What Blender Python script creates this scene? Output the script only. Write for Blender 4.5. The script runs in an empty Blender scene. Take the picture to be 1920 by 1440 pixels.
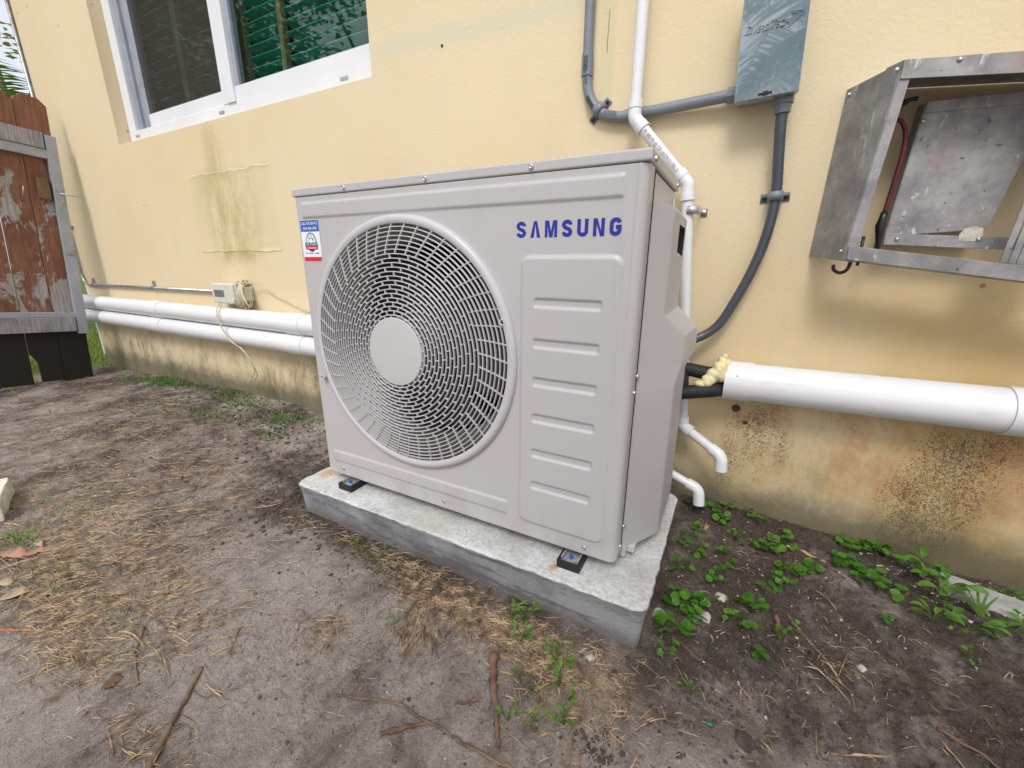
import bpy, bmesh, math, random
import numpy as np
from mathutils import Vector, Matrix, noise as mnoise
C = bpy.context.scene
col = C.collection
R = math.radians
PI = math.pi

# ------------------------------------------------------------------ camera
cam_d = bpy.data.cameras.new('camera'); cam = bpy.data.objects.new('camera', cam_d); col.objects.link(cam)
cam_d.sensor_width = 36.0; cam_d.lens = 14.539; cam_d.clip_start = 0.02; cam_d.clip_end = 400
_r = Vector((0.88337379, 0.46864057, 0.00517349)); _u = Vector((-0.13553747, 0.24488606, 0.96003146)); _f = Vector((-0.44864278, 0.84876783, -0.27984428))
m = Matrix((( _r.x, _u.x, -_f.x, 1.0291), (_r.y, _u.y, -_f.y, -0.7508), (_r.z, _u.z, -_f.z, 0.6106), (0, 0, 0, 1)))
cam.matrix_world = m
C.camera = cam

# ------------------------------------------------------------------ world, sun, exposure
w = bpy.data.worlds.new('World'); C.world = w; w.use_nodes = True
nt = w.node_tree; nt.nodes.clear()
SUN_EL, SUN_AZ = R(50), R(172)          # azimuth clockwise from +Y
sky = nt.nodes.new('ShaderNodeTexSky'); sky.sky_type = 'NISHITA'; sky.sun_disc = False
sky.sun_elevation = SUN_EL; sky.sun_rotation = SUN_AZ; sky.dust_density = 5.0; sky.air_density = 1.0; sky.ozone_density = 1.0
hs = nt.nodes.new('ShaderNodeHueSaturation'); hs.inputs['Saturation'].default_value = 0.40; hs.inputs['Value'].default_value = 1.0
bg = nt.nodes.new('ShaderNodeBackground'); bg.inputs['Strength'].default_value = 0.15
wo = nt.nodes.new('ShaderNodeOutputWorld')
nt.links.new(sky.outputs[0], hs.inputs['Color']); cm = nt.nodes.new('ShaderNodeMix'); cm.data_type = 'RGBA'; cm.inputs[0].default_value = 0.45; cm.inputs[7].default_value = (7.6, 7.85, 8.45, 1)   # thin even overcast
nt.links.new(hs.outputs[0], cm.inputs[6]); nt.links.new(cm.outputs[2], bg.inputs[0]); nt.links.new(bg.outputs[0], wo.inputs[0])
sd = bpy.data.lights.new('sun', 'SUN'); sd.energy = 1.35; sd.angle = R(16); sd.color = (1.0, 0.98, 0.96)
sun = bpy.data.objects.new('sun', sd); col.objects.link(sun)
sdir = Vector((math.sin(SUN_AZ)*math.cos(SUN_EL), math.cos(SUN_AZ)*math.cos(SUN_EL), math.sin(SUN_EL)))
sun.rotation_euler = (-sdir).to_track_quat('-Z', 'Y').to_euler(); sun.location = sdir*20
C.view_settings.view_transform = 'Standard'; C.view_settings.look = 'None'; C.view_settings.gamma = 1
C.view_settings.exposure = 0.19; C.view_settings.use_curve_mapping = False
C.cycles.max_bounces = 6; C.cycles.transparent_max_bounces = 12

# ------------------------------------------------------------------ object helpers
def tag(o, label=None, cat=None, group=None, kind=None):
    if label: o['label'] = label
    if cat: o['category'] = cat
    if group: o['group'] = group
    if kind: o['kind'] = kind
    return o
def empty(name, loc=(0,0,0), label=None, cat=None, group=None, rot=(0,0,0)):
    o = bpy.data.objects.new(name, None); col.objects.link(o); o.location = loc; o.rotation_euler = rot
    o.empty_display_size = 0.05
    return tag(o, label, cat, group)
def link(name, me, parent=None, loc=None, rot=None):
    o = bpy.data.objects.new(name, me); col.objects.link(o)
    if parent: o.parent = parent
    if loc is not None: o.location = loc
    if rot is not None: o.rotation_euler = rot
    return o
class MB:
    def __init__(s): s.v = []; s.f = []; s.m = []; s.mi = 0
    def add(s, vs, fs):
        b = len(s.v); s.v += [tuple(v) for v in vs]
        for f in fs: s.f.append(tuple(b+i for i in f)); s.m.append(s.mi)
    def box(s, a, b, M=None):
        (x0,y0,z0),(x1,y1,z1) = a, b
        vs = [Vector(p) for p in ((x0,y0,z0),(x1,y0,z0),(x1,y1,z0),(x0,y1,z0),(x0,y0,z1),(x1,y0,z1),(x1,y1,z1),(x0,y1,z1))]
        if M is not None: vs = [M @ v for v in vs]
        s.add(vs, [(0,3,2,1),(4,5,6,7),(0,1,5,4),(1,2,6,5),(2,3,7,6),(3,0,4,7)])
    def hexa(s, P):            # 8 points: 4 of one face, 4 matching of the other
        s.add(P, [(0,3,2,1),(4,5,6,7),(0,1,5,4),(1,2,6,5),(2,3,7,6),(3,0,4,7)])
    def tube(s, pts, r, n=12, cap=True, closed=False, flat=1.0):
        pts = [Vector(p) for p in pts]; k = len(pts)
        rs = r if isinstance(r, (list, tuple)) else [r]*k
        up = None; rings = []
        for i, p in enumerate(pts):
            t = (pts[(i+1) % k if closed else min(i+1, k-1)] - pts[(i-1) if closed else max(i-1, 0)])
            if t.length < 1e-9: t = Vector((0,0,1))
            t.normalize()
            if up is None:
                a = Vector((0,0,1)) if abs(t.z) < 0.9 else Vector((1,0,0)); up = (a - t*a.dot(t)).normalized()
            else:
                up = (up - t*up.dot(t)).normalized()
            sd_ = t.cross(up)
            rings.append([p + (up*math.cos(2*PI*j/n)*flat + sd_*math.sin(2*PI*j/n))*rs[i] for j in range(n)])
        vs = [v for rg in rings for v in rg]; fs = []
        for i in range(k if closed else k-1):
            for j in range(n):
                a = i*n+j; b = i*n+(j+1) % n; c_ = ((i+1) % k)*n
                fs.append((a, b, c_+(j+1) % n, c_+j))
        if cap and not closed:
            fs.append(tuple(reversed(range(n)))); fs.append(tuple((k-1)*n+j for j in range(n)))
        s.add(vs, [tuple(reversed(f)) for f in fs])
    def lathe(s, prof, n=64, M=None):     # prof: (r, h) about local +Z
        vs = []
        for r_, h in prof:
            for j in range(n):
                v = Vector((r_*math.cos(2*PI*j/n), r_*math.sin(2*PI*j/n), h)); vs.append(M @ v if M else v)
        fs = []
        for i in range(len(prof)-1):
            for j in range(n):
                fs.append((i*n+j, i*n+(j+1) % n, (i+1)*n+(j+1) % n, (i+1)*n+j))
        if prof[0][0] < 1e-4 or prof[-1][0] < 1e-4: pass
        s.add(vs, fs)
    def disc(s, c_, r_, n=24, M=None):
        vs = [Vector((c_[0]+r_*math.cos(2*PI*j/n), c_[1]+r_*math.sin(2*PI*j/n), c_[2])) for j in range(n)]
        if M: vs = [M @ v for v in vs]
        s.add(vs, [tuple(range(n))])
    def build(s, name, mat, parent=None, smooth=False, bevel=0, loc=None, rot=None, seg=2, auto=None):
        me = bpy.data.meshes.new(name); me.from_pydata(s.v, [], s.f)
        mats = mat if isinstance(mat, (list, tuple)) else [mat]
        for m_ in mats: me.materials.append(m_)
        if len(mats) > 1: me.polygons.foreach_set('material_index', s.m)
        if smooth: me.polygons.foreach_set('use_smooth', [True]*len(me.polygons))
        me.update()
        if auto is not None:
            me.polygons.foreach_set('use_smooth', [True]*len(me.polygons)); me.set_sharp_from_angle(angle=R(auto))
        o = link(name, me, parent, loc, rot)
        if bevel:
            b = o.modifiers.new('bevel', 'BEVEL'); b.width = bevel; b.segments = seg; b.limit_method = 'ANGLE'; b.angle_limit = R(35); b.harden_normals = False
        return o
def bend(pts, r, n=8):
    """polyline with its inner corners rounded to radius r"""
    pts = [Vector(p) for p in pts]; out = [pts[0]]
    for i in range(1, len(pts)-1):
        a = (pts[i-1]-pts[i]); b = (pts[i+1]-pts[i]); la, lb = a.length, b.length; a.normalize(); b.normalize()
        ang = a.angle(b); d = min(r/math.tan(ang/2) if ang < PI-0.01 else 0, la*0.48, lb*0.48)
        p0 = pts[i]+a*d; p1 = pts[i]+b*d
        for k in range(n+1):
            t = k/n; out.append(p0*(1-t)**2 + pts[i]*2*t*(1-t) + p1*t*t)
    out.append(pts[-1]); return out
def spline(pts, n=8):
    pts = [Vector(p) for p in pts]; P = [pts[0]*2-pts[1]] + pts + [pts[-1]*2-pts[-2]]; out = []
    for i in range(1, len(P)-2):
        a, b, c_, d = P[i-1:i+3]
        for k in range(n):
            t = k/n
            out.append(0.5*((2*b)+(c_-a)*t+(2*a-5*b+4*c_-d)*t*t+(3*b-a-3*c_+d)*t**3))
    out.append(pts[-1]); return out
def T(x, y, z): return Matrix.Translation((x, y, z))
FRONT = Matrix(((1,0,0,0),(0,0,-1,0),(0,1,0,0),(0,0,0,1)))     # local x->X, y->Z, z->-Y
def text_mesh(name, body, size, mat, parent, M, extrude=0.0002, shear=0.0, bold=0.0, sx=1.0, align='CENTER', spacing=1.0):
    cu = bpy.data.curves.new(name, 'FONT'); cu.body = body; cu.size = size; cu.extrude = extrude; cu.shear = shear; cu.offset = bold
    cu.align_x = align; cu.space_character = spacing; cu.resolution_u = 3
    o = bpy.data.objects.new(name, cu); col.objects.link(o)
    dg = bpy.context.evaluated_depsgraph_get(); me = bpy.data.meshes.new_from_object(o.evaluated_get(dg))
    bpy.data.objects.remove(o); bpy.data.curves.remove(cu)
    me.transform(M @ Matrix.Diagonal((sx, 1, 1, 1))); me.materials.clear(); me.materials.append(mat); me.name = name
    return link(name, me, parent)

# ------------------------------------------------------------------ material helpers
class NG:
    def __init__(s, name):
        s.mat = bpy.data.materials.new(name); s.mat.use_nodes = True; s.t = s.mat.node_tree; s.t.nodes.clear()
        s.out = s.t.nodes.new('ShaderNodeOutputMaterial'); s.p = s.t.nodes.new('ShaderNodeBsdfPrincipled')
        s.t.links.new(s.p.outputs[0], s.out.inputs[0])
    def set(s, sock, v):
        if hasattr(v, 'links') or isinstance(v, bpy.types.NodeSocket): s.t.links.new(v, sock)
        elif isinstance(v, (tuple, list)) and sock.type == 'RGBA': sock.default_value = (*v[:3], 1)
        else: sock.default_value = v
    def P(s, **k):
        for a, v in k.items():
            s.set(s.p.inputs[{'col':'Base Color','rough':'Roughness','metal':'Metallic','spec':'Specular IOR Level','coat':'Coat Weight','crough':'Coat Roughness','alpha':'Alpha','trans':'Transmission Weight','ior':'IOR','sss':'Subsurface Weight','sheen':'Sheen Weight'}[a]], v)
        return s
    def geo(s): 
        n = s.t.nodes.new('ShaderNodeNewGeometry'); return n
    def pos(s): return s.geo().outputs['Position']
    def obj(s): return s.t.nodes.new('ShaderNodeTexCoord').outputs['Object']
    def rnd(s): return s.t.nodes.new('ShaderNodeObjectInfo').outputs['Random']
    def xyz(s, v):
        n = s.t.nodes.new('ShaderNodeSeparateXYZ'); s.set(n.inputs[0], v); return n.outputs
    def scale(s, v, sc, off=(0,0,0)):
        n = s.t.nodes.new('ShaderNodeMapping'); s.set(n.inputs[0], v); n.inputs['Scale'].default_value = sc; n.inputs['Location'].default_value = off; return n.outputs[0]
    def noise(s, v, sc, det=4, ro=0.6, dist=0.0):
        n = s.t.nodes.new('ShaderNodeTexNoise'); s.set(n.inputs['Vector'], v); n.inputs['Scale'].default_value = sc; n.inputs['Detail'].default_value = det
        n.inputs['Roughness'].default_value = ro; n.inputs['Distortion'].default_value = dist; return n.outputs[0]
    def vor(s, v, sc, feat='F1'):
        n = s.t.nodes.new('ShaderNodeTexVoronoi'); s.set(n.inputs['Vector'], v); n.inputs['Scale'].default_value = sc; n.feature = feat; return n.outputs['Distance']
    def m(s, op, a, b=0.0, c_=None, clamp=False):
        n = s.t.nodes.new('ShaderNodeMath'); n.operation = op; n.use_clamp = clamp; s.set(n.inputs[0], a); s.set(n.inputs[1], b)
        if c_ is not None: s.set(n.inputs[2], c_)
        return n.outputs[0]
    def ss(s, v, lo, hi, a=0.0, b=1.0):       # smoothstep
        n = s.t.nodes.new('ShaderNodeMapRange'); n.interpolation_type = 'SMOOTHSTEP'
        s.set(n.inputs[0], v); s.set(n.inputs[1], lo); s.set(n.inputs[2], hi); s.set(n.inputs[3], a); s.set(n.inputs[4], b); return n.outputs[0]
    def band(s, v, a, b, soft): return s.m('MULTIPLY', s.ss(v, a-soft, a+soft), s.ss(v, b-soft, b+soft, 1.0, 0.0))
    def mix(s, f, a, b, mode='MIX'):
        n = s.t.nodes.new('ShaderNodeMix'); n.data_type = 'RGBA'; n.blend_type = mode; s.set(n.inputs[0], f); s.set(n.inputs[6], a); s.set(n.inputs[7], b); return n.outputs[2]
    def bump(s, h, strength=0.3, dist=0.002, nrm=None):
        n = s.t.nodes.new('ShaderNodeBump'); n.inputs['Strength'].default_value = strength; n.inputs['Distance'].default_value = dist; s.set(n.inputs['Height'], h)
        if nrm is not None: s.set(n.inputs['Normal'], nrm)
        s.set(s.p.inputs['Normal'], n.outputs[0]); return n.outputs[0]
def simple(name, c_, rough=0.5, metal=0.0, var=0.12, vs=8.0, spec=0.5, bump=0.0, bs=200.0, dirt=None, dscale=12.0, coat=0.0, rv=1.0):
    g = NG(name); v = g.obj(); n = g.noise(v, vs, 5, 0.65)
    c0 = g.mix(g.ss(n, 0.3, 0.7), tuple(x*(1-var) for x in c_), tuple(min(1, x*(1+var)) for x in c_))
    if dirt: c0 = g.mix(g.ss(g.noise(v, dscale, 6, 0.75), 0.56, 0.72, 0, 0.8), c0, dirt)
    g.P(col=c0, rough=g.ss(g.noise(v, vs*2.3, 4), 0.2, 0.8, max(0.02, rough-0.07*rv), min(1, rough+0.09*rv)), metal=metal, spec=spec, coat=coat)
    if bump: g.bump(g.noise(v, bs, 3, 0.6), bump, 0.001)
    return g.mat

M = {}
M['enamel'] = simple('unit_enamel', (0.445,0.43,0.435), 0.33, var=0.01, vs=3, rv=0.1)
def m_enamel():
    g = NG('unit_enamel_dusty'); v = g.obj(); Z = g.xyz(v)[2]
    c0 = g.mix(g.ss(g.noise(v, 3, 4), .3, .7), (0.480,0.463,0.468), (0.492,0.475,0.480))
    lowz = g.m('MULTIPLY', g.ss(Z, .16, .02), g.ss(g.noise(g.scale(v, (1,1,.7)), 16, 6, .7), .40, .70))
    c0 = g.mix(g.m('MULTIPLY', lowz, .45), c0, (0.33,0.29,0.25))
    c0 = g.mix(g.ss(g.noise(v, 26, 5, .7), .68, .74, 0, .35), c0, (0.60,0.59,0.58))
    c0 = g.mix(g.ss(g.noise(g.scale(v, (1.6,1,.25)), 10, 5, .7), .56, .75, 0, .18), c0, (0.34,0.31,0.28))
    g.P(col=c0, rough=0.33); return g.mat
M['enamel'] = m_enamel()
M['enamel_plastic'] = simple('unit_plastic', (0.49,0.47,0.475), 0.5, var=0.03, vs=4, bump=0.15, bs=900)
M['grille'] = simple('grille_plastic', (0.52,0.505,0.515), 0.35, var=0.02)
M['inner'] = simple('inner_shroud', (0.26,0.24,0.23), 0.6, var=0.1)
M['dark'] = simple('dark_interior', (0.012,0.012,0.013), 0.7, var=0.3)
M['blade'] = simple('fan_blade', (0.015,0.015,0.017), 0.5, var=0.2)
M['blue'] = simple('logo_blue', (0.008,0.018,0.30), 0.3, var=0.03)
M['steel'] = simple('screw_steel', (0.62,0.61,0.6), 0.25, 1.0, var=0.1)
M['zinc'] = simple('zinc_plate', (0.45,0.46,0.48), 0.35, 0.45, var=0.25, vs=30)
M['rubber'] = simple('black_rubber', (0.014,0.014,0.015), 0.6, var=0.3, vs=40)
M['blueb'] = simple('blue_bolt', (0.01,0.1,0.4), 0.35, var=0.05)
M['pvc'] = simple('white_pvc', (0.76,0.765,0.785), 0.25, var=0.02, vs=2, rv=0.1)
def m_pvcd():
    g = NG('specked_white_pvc'); v = g.pos(); Z = g.xyz(v)[2]; X = g.xyz(v)[0]
    f = g.ss(g.noise(v, 160, 3, .7), .62, .68); lo_m = g.m('MULTIPLY', g.ss(Z, .305, .262), g.ss(g.noise(v, 11, 4), .42, .6))
    c0 = g.mix(g.m('MULTIPLY', f, lo_m), (0.76,0.765,0.785), (0.08,0.07,0.06))
    c0 = g.mix(g.ss(g.noise(g.scale(v, (.4,1,1)), 22, 6, .7), .52, .75, 0, .30), c0, (0.50,0.49,0.46))
    g.P(col=c0, rough=.27); return g.mat
M['pvcd'] = m_pvcd()
M['pvcgrey'] = simple('grey_pvc', (0.19,0.21,0.24), 0.4, var=0.08)
M['ink'] = simple('black_ink', (0.03,0.03,0.04), 0.5)
M['inkgrey'] = simple('grey_ink', (0.16,0.16,0.18), 0.5)
M['whip'] = simple('dark_grey_whip', (0.065,0.072,0.092), 0.28, var=0.12)
M['boxgrey'] = simple('box_paint', (0.15,0.21,0.255), 0.10, var=0.03, bump=0.10, bs=110, coat=1.0, spec=0.8)
M['boxgrey'].node_tree.nodes['Principled BSDF'].inputs['Coat IOR'].default_value = 2.2
M['foam'] = simple('yellow_foam', (0.74,0.66,0.38), 0.5, var=0.06, vs=30, bump=0.15, bs=90)
M['winwhite'] = simple('window_frame_white', (0.74,0.76,0.79), 0.35, var=0.04, vs=3)
M['track'] = simple('window_track_grey', (0.30,0.33,0.38), 0.4, var=0.15)
M['slat'] = simple('green_slat', (0.04,0.40,0.30), 0.45, var=0.15, vs=5)
M['slatdark'] = simple('taupe_slat', (0.30,0.27,0.19), 0.6, var=0.15, vs=5)
M['rod'] = simple('tan_rod', (0.27,0.23,0.13), 0.5)
M['meter'] = simple('cream_plastic', (0.62,0.62,0.52), 0.45, var=0.06, vs=20)
M['cablecream'] = simple('cream_cable', (0.55,0.49,0.34), 0.5, var=0.2, vs=30)
M['steelgrey'] = simple('galvanised_steel', (0.42,0.42,0.42), 0.35, 0.85, var=0.25, vs=25)
M['gatesteel'] = simple('grey_painted_steel', (0.33,0.35,0.385), 0.45, var=0.1, vs=12, dirt=(0.12,0.09,0.06), dscale=10)
M['red'] = simple('red_cord', (0.11,0.008,0.012), 0.6, var=0.3, vs=120)
M['black'] = simple('black_plastic', (0.01,0.01,0.01), 0.35)
M['winglass'] = NG('window_glass').P(col=(0.75,0.9,0.85), rough=0.01, spec=1.0, trans=1.0, ior=1.5).mat

def m_aluminium():
    g = NG('weathered_aluminium'); v = g.obj(); n = g.noise(v, 14, 7, 0.7); n2 = g.noise(g.scale(v, (1, 1, .3)), 34, 6, 0.75, 0.6)
    c0 = g.mix(g.ss(n, 0.3, 0.7), (0.21,0.205,0.215), (0.40,0.385,0.38))
    c0 = g.mix(g.ss(n2, 0.60, 0.66), c0, (0.56,0.57,0.58))
    c0 = g.mix(g.ss(g.noise(v, 60, 5, 0.7), 0.64, 0.70), c0, (0.06,0.055,0.05))
    c0 = g.mix(g.ss(g.noise(v, 9, 3, 0.5), 0.62, 0.75, 0, 0.35), c0, (0.45,0.22,0.16))
    g.P(col=c0, rough=g.ss(n2, 0.3, 0.7, 0.45, 0.75), metal=0.35); g.bump(n2, 0.5, 0.001); return g.mat
M['alu'] = m_aluminium()

def m_stucco():
    g = NG('yellow_stucco'); v = g.pos(); X, Y, Z = g.xyz(v)
    c0 = g.mix(g.ss(g.noise(v, 1.1, 5, 0.6), 0.35, 0.65), (0.72,0.605,0.41), (0.69,0.56,0.35))
    c0 = g.mix(g.ss(g.noise(v, 6, 6, 0.7), 0.4, 0.75, 0, 0.45), c0, (0.70,0.605,0.43))
    # deeper ochre, dirtier towards the right low part
    sep = g.m('MULTIPLY', g.ss(X, 0.7, 1.6), g.ss(Z, 0.95, 0.35))
    c0 = g.mix(g.m('MULTIPLY', sep, g.ss(g.noise(v, 2.2, 5, 0.6), 0.3, 0.65, 0.30, 0.9)), c0, (0.52,0.36,0.145))
    # drips of grime
    st = g.noise(g.scale(v, (1, 1, 0.22)), 7, 6, 0.65)
    c0 = g.mix(g.m('MULTIPLY', g.m('MULTIPLY', g.ss(st, 0.56, 0.78, 0, 0.35), g.ss(X, -2.7, -2.1)), g.ss(Z, 1.35, 0.4)), c0, (0.42,0.36,0.17))
    # greenish stain on and above the patched rectangle
    gm = g.m('MULTIPLY', g.band(X, -1.50, -1.10, 0.14), g.band(Z, 0.62, 1.04, 0.05))
    gm = g.m('MULTIPLY', gm, g.ss(g.noise(g.scale(v, (1, 1, 0.4)), 9, 6, 0.7), 0.38, 0.62))
    c0 = g.mix(g.m('MULTIPLY', gm, 0.75), c0, (0.36,0.30,0.09))
    gw = g.m('MULTIPLY', g.band(X, -1.62, -0.93, 0.02), g.band(Z, 0.66, 1.05, 0.015))
    c0 = g.mix(g.m('MULTIPLY', gw, 0.35), c0, (0.62,0.55,0.33))
    gu = g.m('MULTIPLY', g.band(X, -1.42, -1.30, 0.06), g.band(Z, 1.02, 1.25, 0.05))
    c0 = g.mix(g.m('MULTIPLY', gu, g.ss(st, 0.4, 0.6, 0, .5)), c0, (0.40,0.34,0.12))
    # pale filler smear climbing right of the window
    ln = g.m('SUBTRACT', Z, g.m('ADD', g.m('MULTIPLY', X, -0.055), 1.338))
    ln = g.m('ADD', ln, g.m('MULTIPLY', g.m('SUBTRACT', g.noise(v, 3, 3), 0.5), 0.07))
    sm = g.m('MULTIPLY', g.band(ln, -0.024, 0.022, 0.020), g.band(X, -0.24, 0.56, 0.05))
    c0 = g.mix(g.m('MULTIPLY', sm, 0.55), c0, (0.60,0.60,0.45))
    # vertical filler line by the grey conduit
    vl = g.m('ADD', X, g.m('MULTIPLY', g.m('SUBTRACT', g.noise(v, 5, 3), 0.5), 0.012))
    c0 = g.mix(g.m('MULTIPLY', g.band(vl, 0.603, 0.642, 0.008), g.ss(Z, 1.0, 1.05, 0, .6)), c0, (0.60,0.55,0.35))
    crk = g.m('MULTIPLY', g.band(vl, 0.6205, 0.6225, 0.0015), g.ss(g.noise(g.scale(v, (1, 1, .5)), 14, 3), 0.5, 0.55))
    c0 = g.mix(g.m('MULTIPLY', crk, g.ss(Z, 0.9, 0.95)), c0, (0.16,0.13,0.08))
    # rust-orange bleed under the right pipe
    r1 = g.m('MULTIPLY', g.ss(X, 0.98, 1.12), g.m('MULTIPLY', g.band(Z, 0.0, 0.26, 0.05), g.ss(g.noise(g.scale(v, (1, 1, .6)), 8, 6, 0.7), 0.40, 0.60)))
    c0 = g.mix(g.m('MULTIPLY', r1, 0.50), c0, (0.46,0.21,0.08))
    # black mould: streaks under the pipes, specks that thin out upwards
    big = g.noise(g.scale(v, (1.0, 1, 0.35)), 5.5, 4, 0.6)
    fine = g.noise(g.scale(v, (1.1, 1, 0.9)), 175, 3, 0.62, 1.8)
    edge = g.ss(g.m('ADD', Z, g.m('MULTIPLY', g.m('SUBTRACT', big, 0.5), 0.5)), 0.30, -0.12)
    zone = g.m('MULTIPLY', g.ss(big, 0.42, 0.60), g.ss(Z, 0.25, 0.20))
    msk = g.m('MULTIPLY', zone, g.ss(g.m('ADD', fine, g.m('MULTIPLY', g.m('SUBTRACT', big, 0.5), 0.45)), 0.555, 0.60))
    c0 = g.mix(g.m('MULTIPLY', msk, g.ss(X, 0.9, 1.1, 0.55, 0.78)), c0, (0.055,0.045,0.035))
    soft = g.m('MULTIPLY', g.ss(g.noise(g.scale(v, (1, 1, .4)), 9, 7, 0.75), 0.36, 0.72), g.m('MULTIPLY', g.ss(Z, 0.22, 0.02), g.ss(g.noise(v, 2.6, 3), .36, .60, .35, 1.0)))
    c0 = g.mix(g.m('MULTIPLY', soft, g.ss(X, 0.6, 1.0, 0.85, 0.50)), c0, (0.085,0.072,0.048))
    gb = g.ss(g.m('ADD', Z, g.m('MULTIPLY', g.m('SUBTRACT', g.noise(v, 18, 5, .7), 0.5), 0.10)), 0.02, -0.10)
    c0 = g.mix(g.m('MULTIPLY', gb, 0.82), c0, (0.095,0.085,0.055))
    # tiny flecks
    c0 = g.mix(g.m('MULTIPLY', g.ss(g.vor(v, 5.5), 0.045, 0.03), 0.7), c0, (0.15,0.11,0.06))
    g.P(col=c0, rough=0.85, spec=0.25)
    h = g.m('ADD', g.m('MULTIPLY', g.noise(v, 110, 4, 0.65), 1.0), g.m('MULTIPLY', g.noise(v, 30, 3, 0.5), 0.30))
    g.bump(h, 0.45, 0.0026); return g.mat
M['stucco'] = m_stucco()

def m_soil():
    g = NG('sandy_soil'); v = g.pos(); X, Y, Z = g.xyz(v)
    a = g.noise(v, 3.2, 7, 0.62); b = g.noise(g.scale(v, (1.0, 0.7, 1)), 16, 6, 0.7, 0.4); f = g.noise(v, 190, 4, 0.75); d = g.noise(v, 900, 2, 0.7)
    # moist dark soil, with contact shade around the pad painted into the colour
    damp_shade = g.m('MULTIPLY', g.ss(X, 0.86, 1.02), g.ss(X, 1.75, 1.2, 0.45, 1.0))
    damp_shade = g.m('MULTIPLY', damp_shade, g.ss(Y, -0.22, 0.02))
    near = g.m('MULTIPLY', g.ss(Y, -0.17, -0.07), g.m('MULTIPLY', g.ss(X, -0.35, 0.0), g.ss(X, 1.0, 0.6, 0.3, 1.0)))  # front strip: the pad's contact shade put into the soil colour
    left = g.m('MULTIPLY', g.ss(X, 0.02, -0.3), g.ss(Y, -0.55, -0.2))
    k = g.m('ADD', g.m('MULTIPLY', damp_shade, 0.085), g.m('ADD', g.m('MULTIPLY', near, 0.16), g.m('MULTIPLY', left, 0.06)))
    t = g.m('ADD', g.m('ADD', g.m('MULTIPLY', a, 0.56), g.m('MULTIPLY', b, 0.44)), k)
    c0 = g.mix(g.ss(t, 0.42, 0.66), (0.520,0.450,0.405), (0.140,0.105,0.088))
    c0 = g.mix(g.ss(f, 0.38, 0.68, 0, 0.75), c0, g.mix(g.ss(t, 0.45, .7), (0.29,0.24,0.212), (0.040,0.030,0.025)))
    sp = g.ss(g.vor(v, 300), 0.16, 0.10); c0 = g.mix(g.m('MULTIPLY', sp, g.ss(g.noise(v, 90, 2), 0.42, 0.55, 0, 0.9)), c0, (0.62,0.60,0.56))
    # lawn colour far off beyond the gate
    c0 = g.mix(g.ss(X, -3.25, -3.5), c0, (0.10,0.16,0.03))
    g.P(col=c0, rough=0.93, spec=0.2)
    h = g.m('ADD', g.m('MULTIPLY', f, 1.0), g.m('ADD', g.m('MULTIPLY', g.noise(v, 60, 5, .7), 1.6), g.m('MULTIPLY', d, 0.3)))
    g.bump(h, 1.0, 0.008); return g.mat
M['soil'] = m_soil()

def m_concrete():
    g = NG('concrete'); v = g.obj(); nz = g.xyz(g.geo().outputs['Normal'])[2]; X, Y, Z = g.xyz(v)
    n = g.noise(v, 7, 7, 0.65); f = g.noise(v, 90, 5, 0.7)
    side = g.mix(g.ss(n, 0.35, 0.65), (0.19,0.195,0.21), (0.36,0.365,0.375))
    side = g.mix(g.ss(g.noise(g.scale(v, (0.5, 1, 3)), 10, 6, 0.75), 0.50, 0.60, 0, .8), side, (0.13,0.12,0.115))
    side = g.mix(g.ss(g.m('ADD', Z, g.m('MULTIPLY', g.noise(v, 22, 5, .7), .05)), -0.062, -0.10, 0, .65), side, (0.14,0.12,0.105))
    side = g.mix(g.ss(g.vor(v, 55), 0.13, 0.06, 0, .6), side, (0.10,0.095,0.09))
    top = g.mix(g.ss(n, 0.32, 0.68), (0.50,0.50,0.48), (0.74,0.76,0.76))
    top = g.mix(g.ss(f, 0.42, 0.70, 0, 0.6), top, (0.36,0.34,0.30))
    top = g.mix(g.ss(g.noise(v, 260, 3, .7), 0.55, 0.70, 0, 0.6), top, (0.22,0.20,0.18))
    top = g.mix(g.ss(g.noise(v, 3.5, 5, .6), 0.55, 0.7, 0, 0.5), top, (0.42,0.37,0.27))
    top = g.mix(g.ss(g.vor(v, 60), 0.12, 0.07, 0, .7), top, (0.16,0.15,0.13))
    def blot(cx, cy, r_):
        dx = g.m('SUBTRACT', X, cx); dy = g.m('SUBTRACT', Y, cy)
        d = g.m('SQRT', g.m('ADD', g.m('MULTIPLY', dx, dx), g.m('MULTIPLY', dy, dy)))
        return g.ss(g.m('ADD', d, g.m('MULTIPLY', g.m('SUBTRACT', g.noise(v, 60, 4, .7), .5), r_*1.6)), r_, r_*0.25)
    top = g.mix(g.m('MULTIPLY', blot(0.755, -0.035, 0.016), .75), top, (0.55,0.24,0.07))
    top = g.mix(g.m('MULTIPLY', blot(-0.035, 0.02, 0.042), .7), top, (0.58,0.29,0.10))
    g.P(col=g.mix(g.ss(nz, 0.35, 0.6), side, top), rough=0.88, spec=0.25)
    g.bump(g.m('ADD', g.noise(v, 150, 5, 0.75), g.m('MULTIPLY', g.noise(v, 34, 4, .6), 0.8)), 0.9, 0.004); return g.mat
M['concrete'] = m_concrete()

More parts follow.
